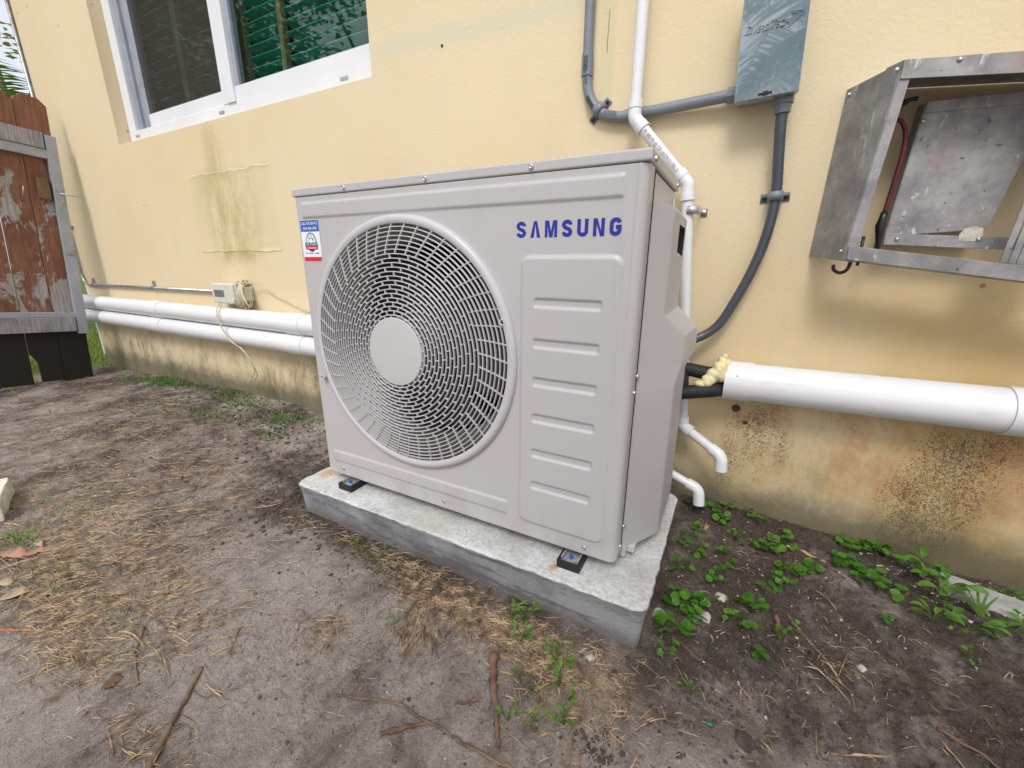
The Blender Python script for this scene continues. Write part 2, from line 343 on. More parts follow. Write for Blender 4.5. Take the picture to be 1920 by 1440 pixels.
def m_wood(name, a, b, peel=0.0, dark=0.0):
    g = NG(name); v = g.obj(); r = g.rnd(); vv = g.t.nodes.new('ShaderNodeVectorMath'); vv.operation = 'ADD'; g.set(vv.inputs[0], v)
    cx = g.t.nodes.new('ShaderNodeCombineXYZ'); g.set(cx.inputs[1], g.m('MULTIPLY', r, 17.0)); g.set(vv.inputs[1], cx.outputs[0]); p = vv.outputs[0]
    gr = g.noise(g.scale(p, (6, 6, 0.5)), 14, 6, 0.7, 0.5); n = g.noise(p, 5, 5, 0.6)
    c0 = g.mix(g.ss(gr, 0.3, 0.7), a, b); c0 = g.mix(g.ss(n, 0.45, 0.7, 0, 0.5), c0, tuple(x*0.45 for x in a))
    Z = g.xyz(v)[2]
    if peel:
        q = g.m('ADD', g.m('MULTIPLY', g.noise(g.scale(p, (1, 1, 0.45)), 6.0, 7, 0.7, 0.5), .86), g.m('MULTIPLY', gr, .14))
        pm = g.m('MULTIPLY', g.ss(q, 0.515, 0.550), g.ss(Z, 1.36, 1.30))
        c0 = g.mix(pm, c0, g.mix(g.ss(gr, .3, .8), (0.42,0.40,0.38), (0.17,0.155,0.15)))
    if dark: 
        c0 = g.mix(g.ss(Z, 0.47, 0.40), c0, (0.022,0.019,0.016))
    g.P(col=c0, rough=0.75, spec=0.3); g.bump(gr, 0.5, 0.002); return g.mat
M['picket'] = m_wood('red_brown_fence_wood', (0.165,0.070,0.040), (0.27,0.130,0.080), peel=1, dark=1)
M['railwood'] = m_wood('grey_weathered_wood', (0.20,0.185,0.19), (0.42,0.40,0.42))
M['blockwood'] = m_wood('brown_block_wood', (0.10,0.06,0.03), (0.20,0.13,0.07))
M['greenwood'] = m_wood('weathered_fence', (0.20,0.13,0.08), (0.32,0.22,0.15))

def m_leaf(name, a, b, rough=0.45):
    g = NG(name); r = g.rnd(); v = g.pos()
    c0 = g.mix(r, a, b); c0 = g.mix(g.ss(g.noise(v, 60, 3), 0.4, 0.7, 0, 0.4), c0, tuple(x*1.5 for x in b))
    g.P(col=c0, rough=rough, spec=0.4, sss=0.0)
    tr = g.t.nodes.new('ShaderNodeBsdfTranslucent'); g.set(tr.inputs[0], g.mix(0.5, c0, (0.16,0.35,0.02)))
    mx = g.t.nodes.new('ShaderNodeMixShader'); mx.inputs[0].default_value = 0.3
    g.t.links.new(g.p.outputs[0], mx.inputs[1]); g.t.links.new(tr.outputs[0], mx.inputs[2]); g.t.links.new(mx.outputs[0], g.out.inputs[0]); return g.mat
M['clover'] = m_leaf('weed_leaf', (0.040,0.145,0.018), (0.105,0.26,0.028))
M['weed'] = m_leaf('small_weed_leaf', (0.06,0.17,0.025), (0.14,0.28,0.04))
M['stem'] = m_leaf('weed_stem', (0.08,0.14,0.03), (0.14,0.20,0.05))
M['palm'] = m_leaf('palm_leaf', (0.05,0.12,0.025), (0.11,0.20,0.035))
M['bush'] = m_leaf('yellow_green_leaf', (0.13,0.19,0.03), (0.28,0.30,0.06))
M['bark'] = simple('bark', (0.13,0.10,0.075), 0.9, var=0.4, vs=20, bump=1.0, bs=40)
def m_straw():
    g = NG('dry_straw'); v = g.pos(); n = g.noise(v, 45, 3, 0.6)
    c0 = g.mix(g.ss(n, 0.3, 0.70), (0.11,0.062,0.038), (0.54,0.39,0.24)); g.P(col=c0, rough=0.7, spec=0.3); return g.mat
M['straw'] = m_straw()
M['root'] = simple('root_wood', (0.15,0.085,0.055), 0.85, var=0.45, vs=35, bump=1.0, bs=90)
M['stick'] = simple('stick_wood', (0.17,0.115,0.07), 0.8, var=0.5, vs=30, bump=1.0, bs=120)
M['clod'] = simple('soil_clod', (0.075,0.056,0.047), 0.95, var=0.4, vs=30)
M['stone'] = simple('pale_stone', (0.50,0.46,0.40), 0.85, var=0.25, vs=40, bump=0.6, bs=150)
M['paver'] = simple('grey_paver', (0.36,0.36,0.34), 0.9, var=0.25, vs=10, bump=0.6, bs=120, dirt=(0.2,0.17,0.13))
M['whiteslab'] = simple('whitish_concrete', (0.68,0.67,0.60), 0.9, var=0.15, vs=14, bump=0.6, bs=120)
M['dryleaf'] = simple('dried_leaf', (0.40,0.22,0.15), 0.6, var=0.3, vs=25)
M['tanleaf'] = simple('tan_leaf', (0.42,0.30,0.20), 0.6, var=0.3, vs=25)
M['orangebark'] = simple('orange_frond', (0.45,0.17,0.05), 0.5, var=0.3, vs=25)
M['lidwhite'] = M['enamel']

# ------------------------------------------------------------------ ground
def hsh(ix, iy, s):
    n = (ix*374761393 + iy*668265263 + s*1442695041) & 0xffffffff
    n = ((n ^ (n >> 13))*1274126177) & 0xffffffff
    return ((n ^ (n >> 16)) & 0xffff)/65535.0
def vnoise(x, y, s=0):
    x = np.asarray(x, float); y = np.asarray(y, float); ix = np.floor(x).astype(np.int64); iy = np.floor(y).astype(np.int64)
    fx = x-ix; fy = y-iy; fx = fx*fx*(3-2*fx); fy = fy*fy*(3-2*fy)
    a = hsh(ix, iy, s); b = hsh(ix+1, iy, s); c_ = hsh(ix, iy+1, s); d = hsh(ix+1, iy+1, s)
    return (a*(1-fx)+b*fx)*(1-fy)+(c_*(1-fx)+d*fx)*fy
def fbm(x, y, o=4, s=0, g=0.5):
    t = 0; a = 1; w_ = 0
    for i in range(o): t = t + a*vnoise(x*2**i+i*7.3, y*2**i-i*3.1, s+i); w_ += a; a *= g
    return t/w_
WX = [-6, -3.2, -1.8, -0.8, 0.3, 1.04, 1.29, 1.53, 1.74, 2.2, 4]; WZ = [-.21, -.194, -.135, -.131, -.125, -.109, -.124, -.143, -.158, -.17, -.17]
def ground_z(x, y, det=True):
    x = np.asarray(x, float); y = np.asarray(y, float)
    wz = np.interp(x, WX, WZ); bz = np.interp(x, [-6, -3.0, -1.5, 4], [-.20, -.19, -.132, -.13])
    t = np.clip((y-0.30)/0.25, 0, 1); t = t*t*(3-2*t)
    z = bz*(1-t)+wz*t
    far = np.clip((np.hypot(x-0.5, y)-4)/6, 0, 1)
    amp = np.clip(1-far, 0.2, 1)
    z = z + amp*((fbm(x*4, y*4, 3, 5)-0.5)*0.026+(fbm(x*9+3, y*9, 2, 51)-0.5)*0.010 + (fbm(x*17+9, y*17, 4, 11, 0.55)-0.5)*0.013)
    rough = np.clip((x-0.95)*4, 0, 1)*np.clip((y+0.2)*6, 0, 1) + np.clip((0.0-x)*2.5, 0, 1)*0.45 + 0.22
    rough = np.clip(rough, 0.2, 1.0)
    if det:
        cl = fbm(x*55, y*55, 3, 21, 0.6); z = z + rough*amp*(np.maximum(cl-0.5, 0)*0.030 + (fbm(x*120, y*120, 2, 31)-0.5)*0.006)
    # keep it below the pad's foot, pressed flat
    return z
def gz(x, y): return float(ground_z(np.array([x]), np.array([y]))[0])
def axis(segs):
    out = []
    for a, b, st in segs: out += list(np.arange(a, b-1e-9, st))
    out.append(segs[-1][1]); return np.array(out)
gx = axis([(-60,-20,10),(-20,-8,2),(-8,-4,0.25),(-4,-1.2,0.012),(-1.2,2.0,0.0048),(2.0,3.0,0.05),(3,8,0.5),(8,60,6.5)])
gy = axis([(-60,-10,10),(-10,-2,0.8),(-2,-0.8,0.05),(-0.8,0.62,0.0048),(0.62,1.0,0.04),(1.0,4,0.25),(4,10,1),(10,60,10)])
def grid_mesh(name, XX, YY, ZZ, mat, keep=None, smooth=True):
    nr, nc = XX.shape; me = bpy.data.meshes.new(name)
    co = np.stack([XX.ravel(), YY.ravel(), ZZ.ravel()], 1).astype(np.float32)
    idx = np.arange(nr*nc).reshape(nr, nc); q = np.stack([idx[:-1, :-1], idx[:-1, 1:], idx[1:, 1:], idx[1:, :-1]], -1).reshape(-1, 4)
    if keep is not None: q = q[keep.ravel()]
    me.vertices.add(len(co)); me.vertices.foreach_set('co', co.ravel()); me.loops.add(q.size); me.loops.foreach_set('vertex_index', q.ravel().astype(np.int32))
    me.polygons.add(len(q)); me.polygons.foreach_set('loop_start', np.arange(0, q.size, 4, dtype=np.int32)); me.polygons.foreach_set('loop_total', np.full(len(q), 4, dtype=np.int32))
    me.update(calc_edges=True); me.validate(); me.materials.append(mat)
    if smooth: me.polygons.foreach_set('use_smooth', [True]*len(me.polygons))
    return me
XX, YY = np.meshgrid(gx, gy); ZZ = ground_z(XX, YY)
tag(link('ground', grid_mesh('ground', XX, YY, ZZ, M['soil'])), kind='structure')

# ------------------------------------------------------------------ house: wall, window
WY = 0.575
house = empty('house', (-3.3, WY, -0.3), 'pale yellow stucco house wall with a sliding window and black mould along its foot', 'house')
hl = Vector(house.location)
def H(mb, name, mat, parent=None, **k):      # build a mesh given in world coordinates as child of the house
    mb.v = [tuple(Vector(v)-hl) for v in mb.v]; return mb.build(name, mat, parent or house, **k)
ox0, ox1, oz0, oz1 = -2.29, -0.262, 1.267, 2.40
b = MB()
X0, X1, Z0, Z1 = -3.3, 6.0, -0.5, 3.1
xs = [X0, ox0, ox1, X1]; zs = [Z0, oz0, oz1, Z1]
P_ = {}
for i in range(4):
    for j in range(4): P_[i, j] = len(b.v); b.v.append((xs[i], WY, zs[j]))
for i in range(3):
    for j in range(3):
        if (i, j) == (1, 1): continue
        b.f.append((P_[i, j], P_[i+1, j], P_[i+1, j+1], P_[i, j+1])); b.m.append(0)
def quad(*p): b.add(p, [tuple(range(len(p)))])
d = 0.10
quad((ox0,WY,oz0),(ox0,WY,oz1),(ox0,WY+d,oz1),(ox0,WY+d,oz0)); quad((ox1,WY,oz1),(ox1,WY,oz0),(ox1,WY+d,oz0),(ox1,WY+d,oz1))
quad((ox0,WY,oz0),(ox0,WY+d,oz0),(ox1,WY+d,oz0),(ox1,WY,oz0)); quad((ox0,WY,oz1),(ox1,WY,oz1),(ox1,WY+d,oz1),(ox0,WY+d,oz1))
quad((X0,WY,Z1),(X0,WY,Z0),(X0,8,Z0),(X0,8,Z1)); quad((X0,WY,Z1),(X0,8,Z1),(X1,8,Z1),(X1,WY,Z1)); quad((X1,WY,Z0),(X1,WY,Z1),(X1,8,Z1),(X1,8,Z0)); quad((X1,8,Z0),(X1,8,Z1),(X0,8,Z1),(X0,8,Z0))
H(b, 'wall', M['stucco'])
# dark room behind the window
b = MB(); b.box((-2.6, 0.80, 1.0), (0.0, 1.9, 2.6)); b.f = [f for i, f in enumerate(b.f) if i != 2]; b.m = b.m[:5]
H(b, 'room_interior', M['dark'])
# roughly patched rectangle: a skim coat with torn edges
b = MB(); rnd = random.Random(3)
def ragged(x0, z0, x1, z1, n=44, a=0.007):
    pts = []
    for (ax, az, bx, bz) in ((x0,z0,x1,z0),(x1,z0,x1,z1),(x1,z1,x0,z1),(x0,z1,x0,z0)):
        for k in range(n): t = k/n; k1 = (mnoise.noise(Vector((ax+(bx-ax)*t, az+(bz-az)*t, 3.0))*14))*a; pts.append((ax+(bx-ax)*t+k1+rnd.uniform(-a, a)*.2, az+(bz-az)*t+k1+rnd.uniform(-a, a)*.2))
    return pts
pp = ragged(-1.62, 0.66, -0.925, 1.045); cx_ = -1.27; cz_ = 0.85
ring0 = [(x, WY-0.0005, z) for x, z in pp]; ring1 = [(x+(cx_-x)*0.012, WY-0.0012-rnd.random()*0.0025, z+(cz_-z)*0.018) for x, z in pp]; ring2 = [(x+(cx_-x)*0.05, WY-0.0008, z+(cz_-z)*0.05) for x, z in pp]
n_ = len(pp); b.add(ring0+ring1+ring2, [(k, (k+1) % n_, n_+(k+1) % n_, n_+k) for k in range(n_)]+[(n_+k, n_+(k+1) % n_, 2*n_+(k+1) % n_, 2*n_+k) for k in range(n_)]+[tuple(2*n_+k for k in range(n_))])
H(b, 'plaster_patch', M['stucco'], auto=40)
# small holes and chips in the stucco
for i, (x, z, r_) in enumerate([(0.06,1.30,.0035),(1.075,0.205,.008),(1.105,0.165,.0045)]):
    b = MB(); b.lathe([(r_*1.5, 0.0), (r_*1.25, 0.0022), (r_, 0.0015), (r_*0.6, 0.0008), (0.00001, 0.0007)], 12, T(x, WY, z) @ FRONT); H(b, 'chipped_hole', M['clod'], smooth=True)

WD = 0.642
win = H(MB(), 'window', M['winwhite'])
def WB(name, boxes, mat, parent=None, bevel=0.0015):
    b = MB()
    for a_ in boxes: b.box(a_[:3], a_[3:])
    b.v = [tuple(Vector(v)-hl) for v in b.v]; return b.build(name, mat, parent or win, bevel=bevel)
WB('frame', [(-2.288,WD-.004,1.269, -0.264,WD+.05,1.345), (-2.288,WD-.004,1.345, -2.205,WD+.05,2.398), (-0.318,WD-.004,1.345, -0.264,WD+.05,2.398)], M['winwhite'])
WB('track', [(-2.205,WD+.012,1.345, -2.17,WD+.05,2.398), (-2.17,WD+.004,1.345, -2.135,WD+.05,2.398),(-2.135,WD+.018,1.345, -2.09,WD+.05,2.398),(-2.09,WD+.01,1.345,-2.045,WD+.05,2.398)], M['track'])
WB('bottom_rail', [(-2.045,WD+.004,1.345, -1.262,WD+.046,1.409), (-1.20,WD-.001,1.345, -0.318,WD+.046,1.409)], M['winwhite'])
WB('meeting_rail', [(-1.305,WD-.006,1.345, -1.262,WD+.044,2.398), (-1.262,WD-.012,1.345, -1.20,WD+.046,2.398)], M['winwhite'])
WB('sash_stile', [(-1.20,WD+.006,1.409, -1.175,WD+.04,2.398)], M['track'])
WB('pane', [(-1.175,WD+.020,1.409, -0.318,WD+.024,2.398)], M['winglass'], bevel=0)
WB('pane', [(-2.045,WD+.030,1.409, -1.305,WD+.034,2.398)], M['winglass'], bevel=0)
gsc = NG('insect_screen'); gsc.P(col=(0.055,0.045,0.035), rough=0.7, alpha=0.30); M['screen'] = gsc.mat
WB('insect_screen', [(-2.045,WD+.012,1.409, -1.305,WD+.013,2.398)], M['screen'], bevel=0)
for x, z in ((-2.20,1.318),(-1.33,1.318),(-0.47,1.318)):
    WB('weep_cover', [(x-.022,WD-.007,z-.006, x+.022,WD-.0045,z+.006)], M['zinc'])
def slats(x0, x1, mat, y=0.735, z0=1.40):
    me = None; k = 0; z = z0
    while z < 2.38:
        if me is None:
            b = MB(); Rx = Matrix.Rotation(R(-22), 4, 'X'); b.box((x0,-.021,-.003),(x1,.021,.003), Rx); o = b.build('slat', mat, win, bevel=0.002); me = o.data
        else:
            o = link('slat', me, win); bv = o.modifiers.new('bevel','BEVEL'); bv.width = .002; bv.segments = 2
        o.location = Vector((0, y, z))-Vector((0,0,0))-hl; z += 0.0445; k += 1
slats(-1.17, -0.915, M['slat']); slats(-0.885, -0.30, M['slat']); slats(-1.70, -1.36, M['slatdark']); slats(-2.10, -1.76, M['slatdark'])
WB('shutter_stile', [(-0.914,0.70,1.38, -0.886,0.73,2.39)], M['rod']); WB('shutter_stile', [(-1.335,0.72,1.38, -1.19,0.75,2.39)], M['slatdark'])
WB('shutter_stile', [(-1.755,0.705,1.38, -1.705,0.74,2.39)], M['slatdark'])

# downspout at the house corner
b = MB(); b.box((-3.385,0.590,-0.10),(-3.318,0.66,3.1)); b.box((-3.39,0.585,1.58),(-3.313,0.665,1.60)); b.box((-3.39,0.585,0.5),(-3.313,0.665,0.52))
tag(b.build('downspout', M['pvc'], bevel=0.004), 'white downspout running up the far corner of the yellow house', 'downspout')

# ------------------------------------------------------------------ long white pipes on the wall
def pipe(name, label, y, z, r_, x0, x1, joints, drop=0.0, openl=False):
    root = empty(name, (x0, y, z), label, 'pipe'); n = 40
    def P3(x): return Vector((x-x0, 0, drop*(x-x0)))
    b = MB(); b.tube([P3(x0), P3(x1)], r_, n, cap=not openl)
    if openl: b.tube([P3(x1-.001), P3(x0), P3(x0)+Vector((0.0005,0,0)), P3(x0+.25)], [r_, r_, r_-.003, r_-.003], n, cap=False) if False else b.tube([P3(x0+.3), P3(x0)], r_-.003, n, cap=False)
    if openl:
        k = len(b.v); vs = []
        for rr in (r_, r_-.003):
            vs += [P3(x0)+Vector((0, rr*math.cos(2*PI*j/n), rr*math.sin(2*PI*j/n))) for j in range(n)]
        b.add(vs, [(j, (j+1) % n, n+(j+1) % n, n+j) for j in range(n)])
    b.build('pipe_body', M['pvc'], root, auto=40)
    for (a_, c_) in joints:
        b = MB(); rr = r_+.0035
        b.tube([P3(a_), P3(a_+.0005), P3(c_-.0005), P3(c_)], [r_+.0005, rr, rr, r_+.0005], n, cap=False); b.build('coupling', M['pvc'], root, auto=40)
    return root
up = pipe('drain_pipe', 'upper of the two long white pipes on the wall left of the unit', 0.523, 0.326, 0.0485, -3.36, 0.55, [(-2.19,-2.07), (-0.87,-0.745)])
lo = pipe('drain_pipe', 'lower of the two long white pipes on the wall left of the unit', 0.523, 0.2265, 0.0485, -3.36, 0.55, [(-2.21,-2.085), (-0.885,-0.75)])
rp = pipe('line_cover_pipe', 'thick white pipe on the wall right of the unit with insulated lines entering it', 0.521, 0.300, 0.051, 1.034, 4.5, [(1.033,1.10), (1.585,1.72)], drop=0.008, openl=True)
b = MB(); b.lathe([(0.004,0),(0.004,.001),(0.0025,.002),(0.00001,.0022)], 12, T(0.028, -0.047, 0.025) @ FRONT); b.build('screw', M['steel'], rp, smooth=True)
for ch in list(rp.children)+list(up.children)+list(lo.children):
    if ch.name.split('.')[0] != 'screw': ch.data.materials[0] = M['pvcd']
# insulated black line set curling out of the unit into the pipe
ls = empty('insulated_line', (0.86, 0.44, 0.28), 'black foam-insulated refrigerant lines looping from the unit into the white pipe', 'tube'); o_ = Vector(ls.location)
for nm, pts, r_ in (('foam_tube', [(0.86,0.40,0.26),(0.92,0.43,0.268),(1.0,0.47,0.276),(1.07,0.515,0.280),(1.25,0.52,0.282)], .019),
                    ('foam_tube', [(0.86,0.46,0.335),(0.93,0.48,0.328),(1.0,0.50,0.318),(1.10,0.53,0.315),(1.25,0.53,0.31)], .019),
                    ('foam_tube', [(0.88,0.50,0.335),(0.925,0.465,0.320),(0.935,0.455,0.295),(0.94,0.46,0.272),(1.0,0.51,0.27)], .012)):
    b = MB(); b.tube([Vector(p)-o_ for p in spline(pts, 8)], r_, 16); b.build(nm, M['rubber'], ls, smooth=True)
# expanding foam
b = MB(); bm = bmesh.new()
for (x, y, z, r_) in [(1.02,.487,.338,.022),(1.005,.480,.320,.020),(0.99,.470,.303,.016),(0.975,.462,.292,.012),(1.028,.492,.315,.020),(1.022,.500,.357,.013),(1.027,.498,.371,.007),(1.0,.470,.309,.014),(1.03,.505,.345,.018)]:
    r0 = bmesh.ops.create_icosphere(bm, subdivisions=3, radius=r_, matrix=T(x, y, z))
    for v in r0['verts']:
        v.co += (v.co-Vector((x,y,z)))*(mnoise.noise(v.co*45)*0.5+mnoise.noise(v.co*120)*0.06)
me = bpy.data.meshes.new('expanding_foam'); bm.to_mesh(me); bm.free(); me.materials.append(M['foam']); me.polygons.foreach_set('use_smooth', [True]*len(me.polygons))
fo = tag(link('expanding_foam', me), 'lumpy yellow expanding foam squeezed from the end of the white pipe', 'foam')
rm = fo.modifiers.new('remesh', 'REMESH'); rm.mode = 'VOXEL'; rm.voxel_size = 0.0018; rm.use_smooth_shade = True

# ------------------------------------------------------------------ outdoor unit
W_, H_ = 0.88, 0.768
ac = empty('air_conditioner', (0.44, 0.18, -0.03), 'big light grey outdoor air conditioner with a round fan grille and blue lettering', 'air conditioner')
ao = Vector(ac.location)
def A(mb, name, mat, parent=None, **k):
    if parent is None: mb.v = [tuple(Vector(v)-ao) for v in mb.v]
    return mb.build(name, mat, parent or ac, **k)
GC = (0.340, 0.409); GR = 0.305
# pressed front panel as a height field with its emboss and rounded corners
rl, rr_ = 0.008, 0.017
cols = []   # x, y, nx, ny, front
for k in range(5): a_ = PI/2*k/5; cols.append((rl-rl*math.cos(a_), rl-rl*math.sin(a_), -math.cos(a_), -math.sin(a_), 0))
cols = [(0, 0.03, -1, 0, 0)] + cols
xs_ = np.arange(rl, W_-rr_, 0.0024)
for x in xs_: cols.append((x, 0, 0, -1, 1))
for k in range(9): a_ = PI/2*k/8; cols.append((W_-rr_+rr_*math.sin(a_), rr_-rr_*math.cos(a_), math.sin(a_), -math.cos(a_), 0))
cols.append((W_, 0.046, 1, 0, 0)); cols.append((W_-0.004, 0.0475, 0, 1, 0))
cols = np.array(cols)
zz = np.concatenate([[0.0, 0.0], np.arange(0.003, H_-0.004, 0.0024), [H_-0.002, H_, H_]])
CX, ZZp = np.meshgrid(cols[:, 0], zz); CY = np.tile(cols[:, 1], (len(zz), 1)); NX = np.tile(cols[:, 2], (len(zz), 1)); NY = np.tile(cols[:, 3], (len(zz), 1)); FR = np.tile(cols[:, 4], (len(zz), 1))
def rrect(x, z, x0, z0, x1, z1, r_):
    qx = np.abs(x-(x0+x1)/2)-(x1-x0)/2+r_; qz = np.abs(z-(z0+z1)/2)-(z1-z0)/2+r_
    return np.hypot(np.maximum(qx, 0), np.maximum(qz, 0))+np.minimum(np.maximum(qx, qz), 0)-r_
def sst(t): t = np.clip(t, 0, 1); return t*t*(3-2*t)
hh = np.zeros_like(CX)
hh += 0.0036*sst(-rrect(CX, ZZp, .024, .716, .844, .756, .006)/0.006)
hh += 0.0032*sst(-rrect(CX, ZZp, .030, .041, .622, .078, .005)/0.005)
hh += 0.0046*sst(-rrect(CX, ZZp, .650, .036, .853, .627, .022)/0.008)
for z0, z1 in ((.527,.547),(.446,.467),(.366,.387),(.286,.307),(.205,.226),(.127,.148)):
    hh -= 0.0040*sst(-rrect(CX, ZZp, .681, z0, .819, z1, .006)/0.0045)
hh += 0.0005*np.sin(CX*9)*np.sin(ZZp*7)
hh *= FR
inset = np.zeros_like(CX); inset[0] = 0.004; inset[-1] = 0.004; inset[1] = 0; inset[-2] = 0
PX = CX+NX*(hh-inset); PY = CY+NY*(hh-inset)
mid = 0.25*(np.hypot(CX-GC[0], ZZp-GC[1])[:-1, :-1]*4)
fm = (mid > GR-0.012) | (FR[:-1, :-1] < 0.5)
me = grid_mesh('front_panel', PX-ao.x, PY-ao.y, ZZp-ao.z, M['enamel'], keep=fm); link('front_panel', me, ac)
# cabinet behind
b = MB(); b.box((0.002,.03,0.004),(.006,.33,.766)); b.box((0.002,.326,.004),(.874,.33,.766)); b.box((.006,.012,.004),(.872,.326,.010)); b.box((.870,.0585,.004),(.876,.33,.766)); b.box((0.62,.02,.01),(.624,.326,.766))
A(b, 'cabinet', M['enamel'])
b = MB(); b.box((.006,.012,.758),(.872,.326,.7665)); A(b, 'cabinet_top_shadow_gap', M['dark']) if False else None
b = MB(); b.box((-.003,-.003,.7695),(.883,.338,.7886)); A(b, 'lid', M['enamel'], bevel=0.0035, seg=3)
b = MB(); b.box((.004,.006,.764),(.874,.33,.771)); A(b, 'lid_gap_shade', M['dark'])  # dark filler added under the lid as the shade of its gap
def screw(x, y, z, d='F', r_=0.0048, par=None):
    b = MB(); b.lathe([(r_*1.15,0),(r_*1.1,.0012),(r_,.0028),(r_*.55,.0042),(r_*.5,.0034),(0.00001,.0034)], 14, (FRONT if d == 'F' else Matrix.Rotation(PI/2, 4, 'Y')))
    return b.build('screw', M['steel'], ac, smooth=True, loc=Vector((x, y, z))-ao)
s0 = None
for x, y, z, d in [(.187,-.003,.7785,'F'),(.428,-.003,.7785,'F'),(.671,-.003,.7785,'F'),(.067,0,.022,'F'),(.436,0,.020,'F'),(.812,0,.018,'F'),(.883,.028,.777,'S'),(.883,.30,.777,'S'),(.8805,.052,.40,'S'),(.880,.038,.37,'S'),(.8805,.056,.06,'S'),(.880,.038,.02,'S')]:
    screw(x, y, z, d)
# moulded service cover on the right side, lofted from sections
SEC = [(-.004,.940,.163,.940),(.008,.943,.160,.943),(.362,.9405,.158,.9405),(.368,.941,.159,.941),(.402,.9468,.185,.957),(.41,.9475,.187,.9585),(.456,.9475,.187,.9585),(.465,.946,.185,.956),(.512,.911,.120,.907),(.520,.910,.118,.905),(.708,.910,.118,.905),(.715,.906,.112,.901)]
def sec(z, xr, yr, xb):
    rt = (.8815, .056); bk = .36; out = [(.871, .0565, z), (rt[0], rt[1]+.001, z), (.884, .062, z)]
    d1 = Vector((xr-.884, yr-.062)); L = d1.length; d1.normalize(); rc = .007
    out.append((xr-d1.x*rc, yr-d1.y*rc, z))
    for t in (.25,.5,.75):
        p = Vector((xr-d1.x*rc, yr-d1.y*rc))*(1-t)**2+Vector((xr, yr))*2*t*(1-t)+Vector((xr, yr+rc))*t*t; out.append((p.x, p.y, z))
    fx = lambda y_: xr+(xb-xr)*(y_-yr)/(bk-yr)
    out += [(xr, yr+rc, z), (fx(.215), .215, z), (fx(.335), .335, z), (fx(bk-.004), bk-.004, z), (xb-.004, bk, z), (.8765, bk, z)]
    return out
b = MB(); vs = []; SECS = []
for i, s_ in enumerate(SEC):
    SECS.append(s_)
    if abs(s_[0]-.520) < 1e-6: SECS += [(.628,.910,.118,.905),(.690,.910,.118,.905)]
for s_ in SECS: vs += sec(*s_)
n = 13; fs = []
for i in range(len(SECS)-1):
    for j in range(n-1):
        if j == 8 and abs(SECS[i][0]-.628) < 1e-6: continue          # opening of the recessed handle
        fs.append((i*n+j, i*n+j+1, (i+1)*n+j+1, (i+1)*n+j))
fs.append(tuple(range(n))[::-1]); fs.append(tuple((len(SECS)-1)*n+j for j in range(n)))
b.add(vs, fs); sc = A(b, 'service_cover', M['enamel_plastic'], auto=24)
b = MB(); y0, y1, z0, z1 = .215, .335, .628, .690; xi = .888
q = [(.908,y0,z0),(.9055,y1,z0),(.9055,y1,z1),(.908,y0,z1),(xi,y0+.004,z0+.016),(xi,y1-.004,z0+.016),(xi,y1-.004,z1-.004),(xi,y0+.004,z1-.004)]
q = [tuple(Vector(v)-ao) for v in q]; b.add(q, [(0,1,5,4)]); b.build('handle_ledge', M['enamel_plastic'], sc)
b = MB(); b.add(q, [(1,2,6,5),(2,3,7,6),(3,0,4,7),(4,5,6,7)]); b.build('handle_recess_shade', M['dark'], sc)  # recess walls coloured near-black to stand in for their shade
b = MB(); b.box((.876,.075,-.016),(.905,.105,.002)); b.box((.876,.062,-.024),(.888,.082,.002)); A(b, 'cover_foot', M['enamel_plastic'], bevel=.003)
b = MB(); b.box((.8765,.30,.722),(.8785,.325,.752)); A(b, 'rating_plate', M['pvc'])
b = MB(); b.box((.860,.030,.006),(.869,.0585,.764)); b.box((.872,.0530,.006),(.8802,.0555,.764)); A(b, 'seam_shade_strip', M['dark'])  # black strips added in the joint to paint the shade of the gap
# grille
gr = empty('fan_grille', Vector((GC[0], 0, GC[1]))-ao); gr.parent = ac
GM = FRONT       # lathe axis towards -Y
b = MB(); b.lathe([(.3055,-.004),(.3055,.005),(.3035,.0095),(.299,.0125),(.291,.0130),(.2865,.0105),(.2855,.004),(.2855,-.05)], 160, GM); b.build('rim', M['grille'], gr, auto=50)
def dome(r_): return 0.0095+0.030*(1-(r_/.285)**2)**1.0
radii = [0.0865+i*(0.2790-0.0865)/20 for i in range(21)]
for r_ in radii:
    b = MB(); h = dome(r_); t = .00112; dp = .0058
    b.lathe([(r_-t, h-dp),(r_-t, h-.0006),(r_-t*.3,h),(r_+t*.3,h),(r_+t,h-.0006),(r_+t,h-dp),(r_-t,h-dp)], 128, GM); b.build('grille_ring', M['grille'], gr, smooth=False)
def barpts(r0, r1, a0, a1, k=4):
    out = []
    for i in range(k+1):
        t = i/k; r_ = r0+(r1-r0)*t; a_ = a0+(a1-a0)*t; out.append(Vector((r_*math.cos(a_), r_*math.sin(a_), dome(min(r_, .284)))))
    return out
def ribbon(mb, pts, t, dp):
    vs = []
    for i, p in enumerate(pts):
        q = (pts[min(i+1, len(pts)-1)]-pts[max(i-1, 0)]); q.z = 0; q.normalize(); s_ = Vector((-q.y, q.x, 0))*t
        vs += [p+s_, p-s_, p-s_-Vector((0,0,dp)), p+s_-Vector((0,0,dp))]
    fs = [(0,1,2,3)]
    for i in range(len(pts)-1):
        for j in range(4): fs.append((4*i+j, 4*i+4+j, 4*i+4+(j+1) % 4, 4*i+(j+1) % 4))
    k = 4*(len(pts)-1); fs.append((k+3,k+2,k+1,k)); mb.add([GM @ v for v in vs], [tuple(reversed(f)) for f in fs])
b = MB(); ribbon(b, barpts(.2865, radii[14], 0, R(4.5)), .0010, .0055); o = b.build('rib', M['grille'], gr); rib = o.data
for k in range(1, 47): link('rib', rib, gr, rot=(0, -2*PI*k/47, 0))
b = MB()
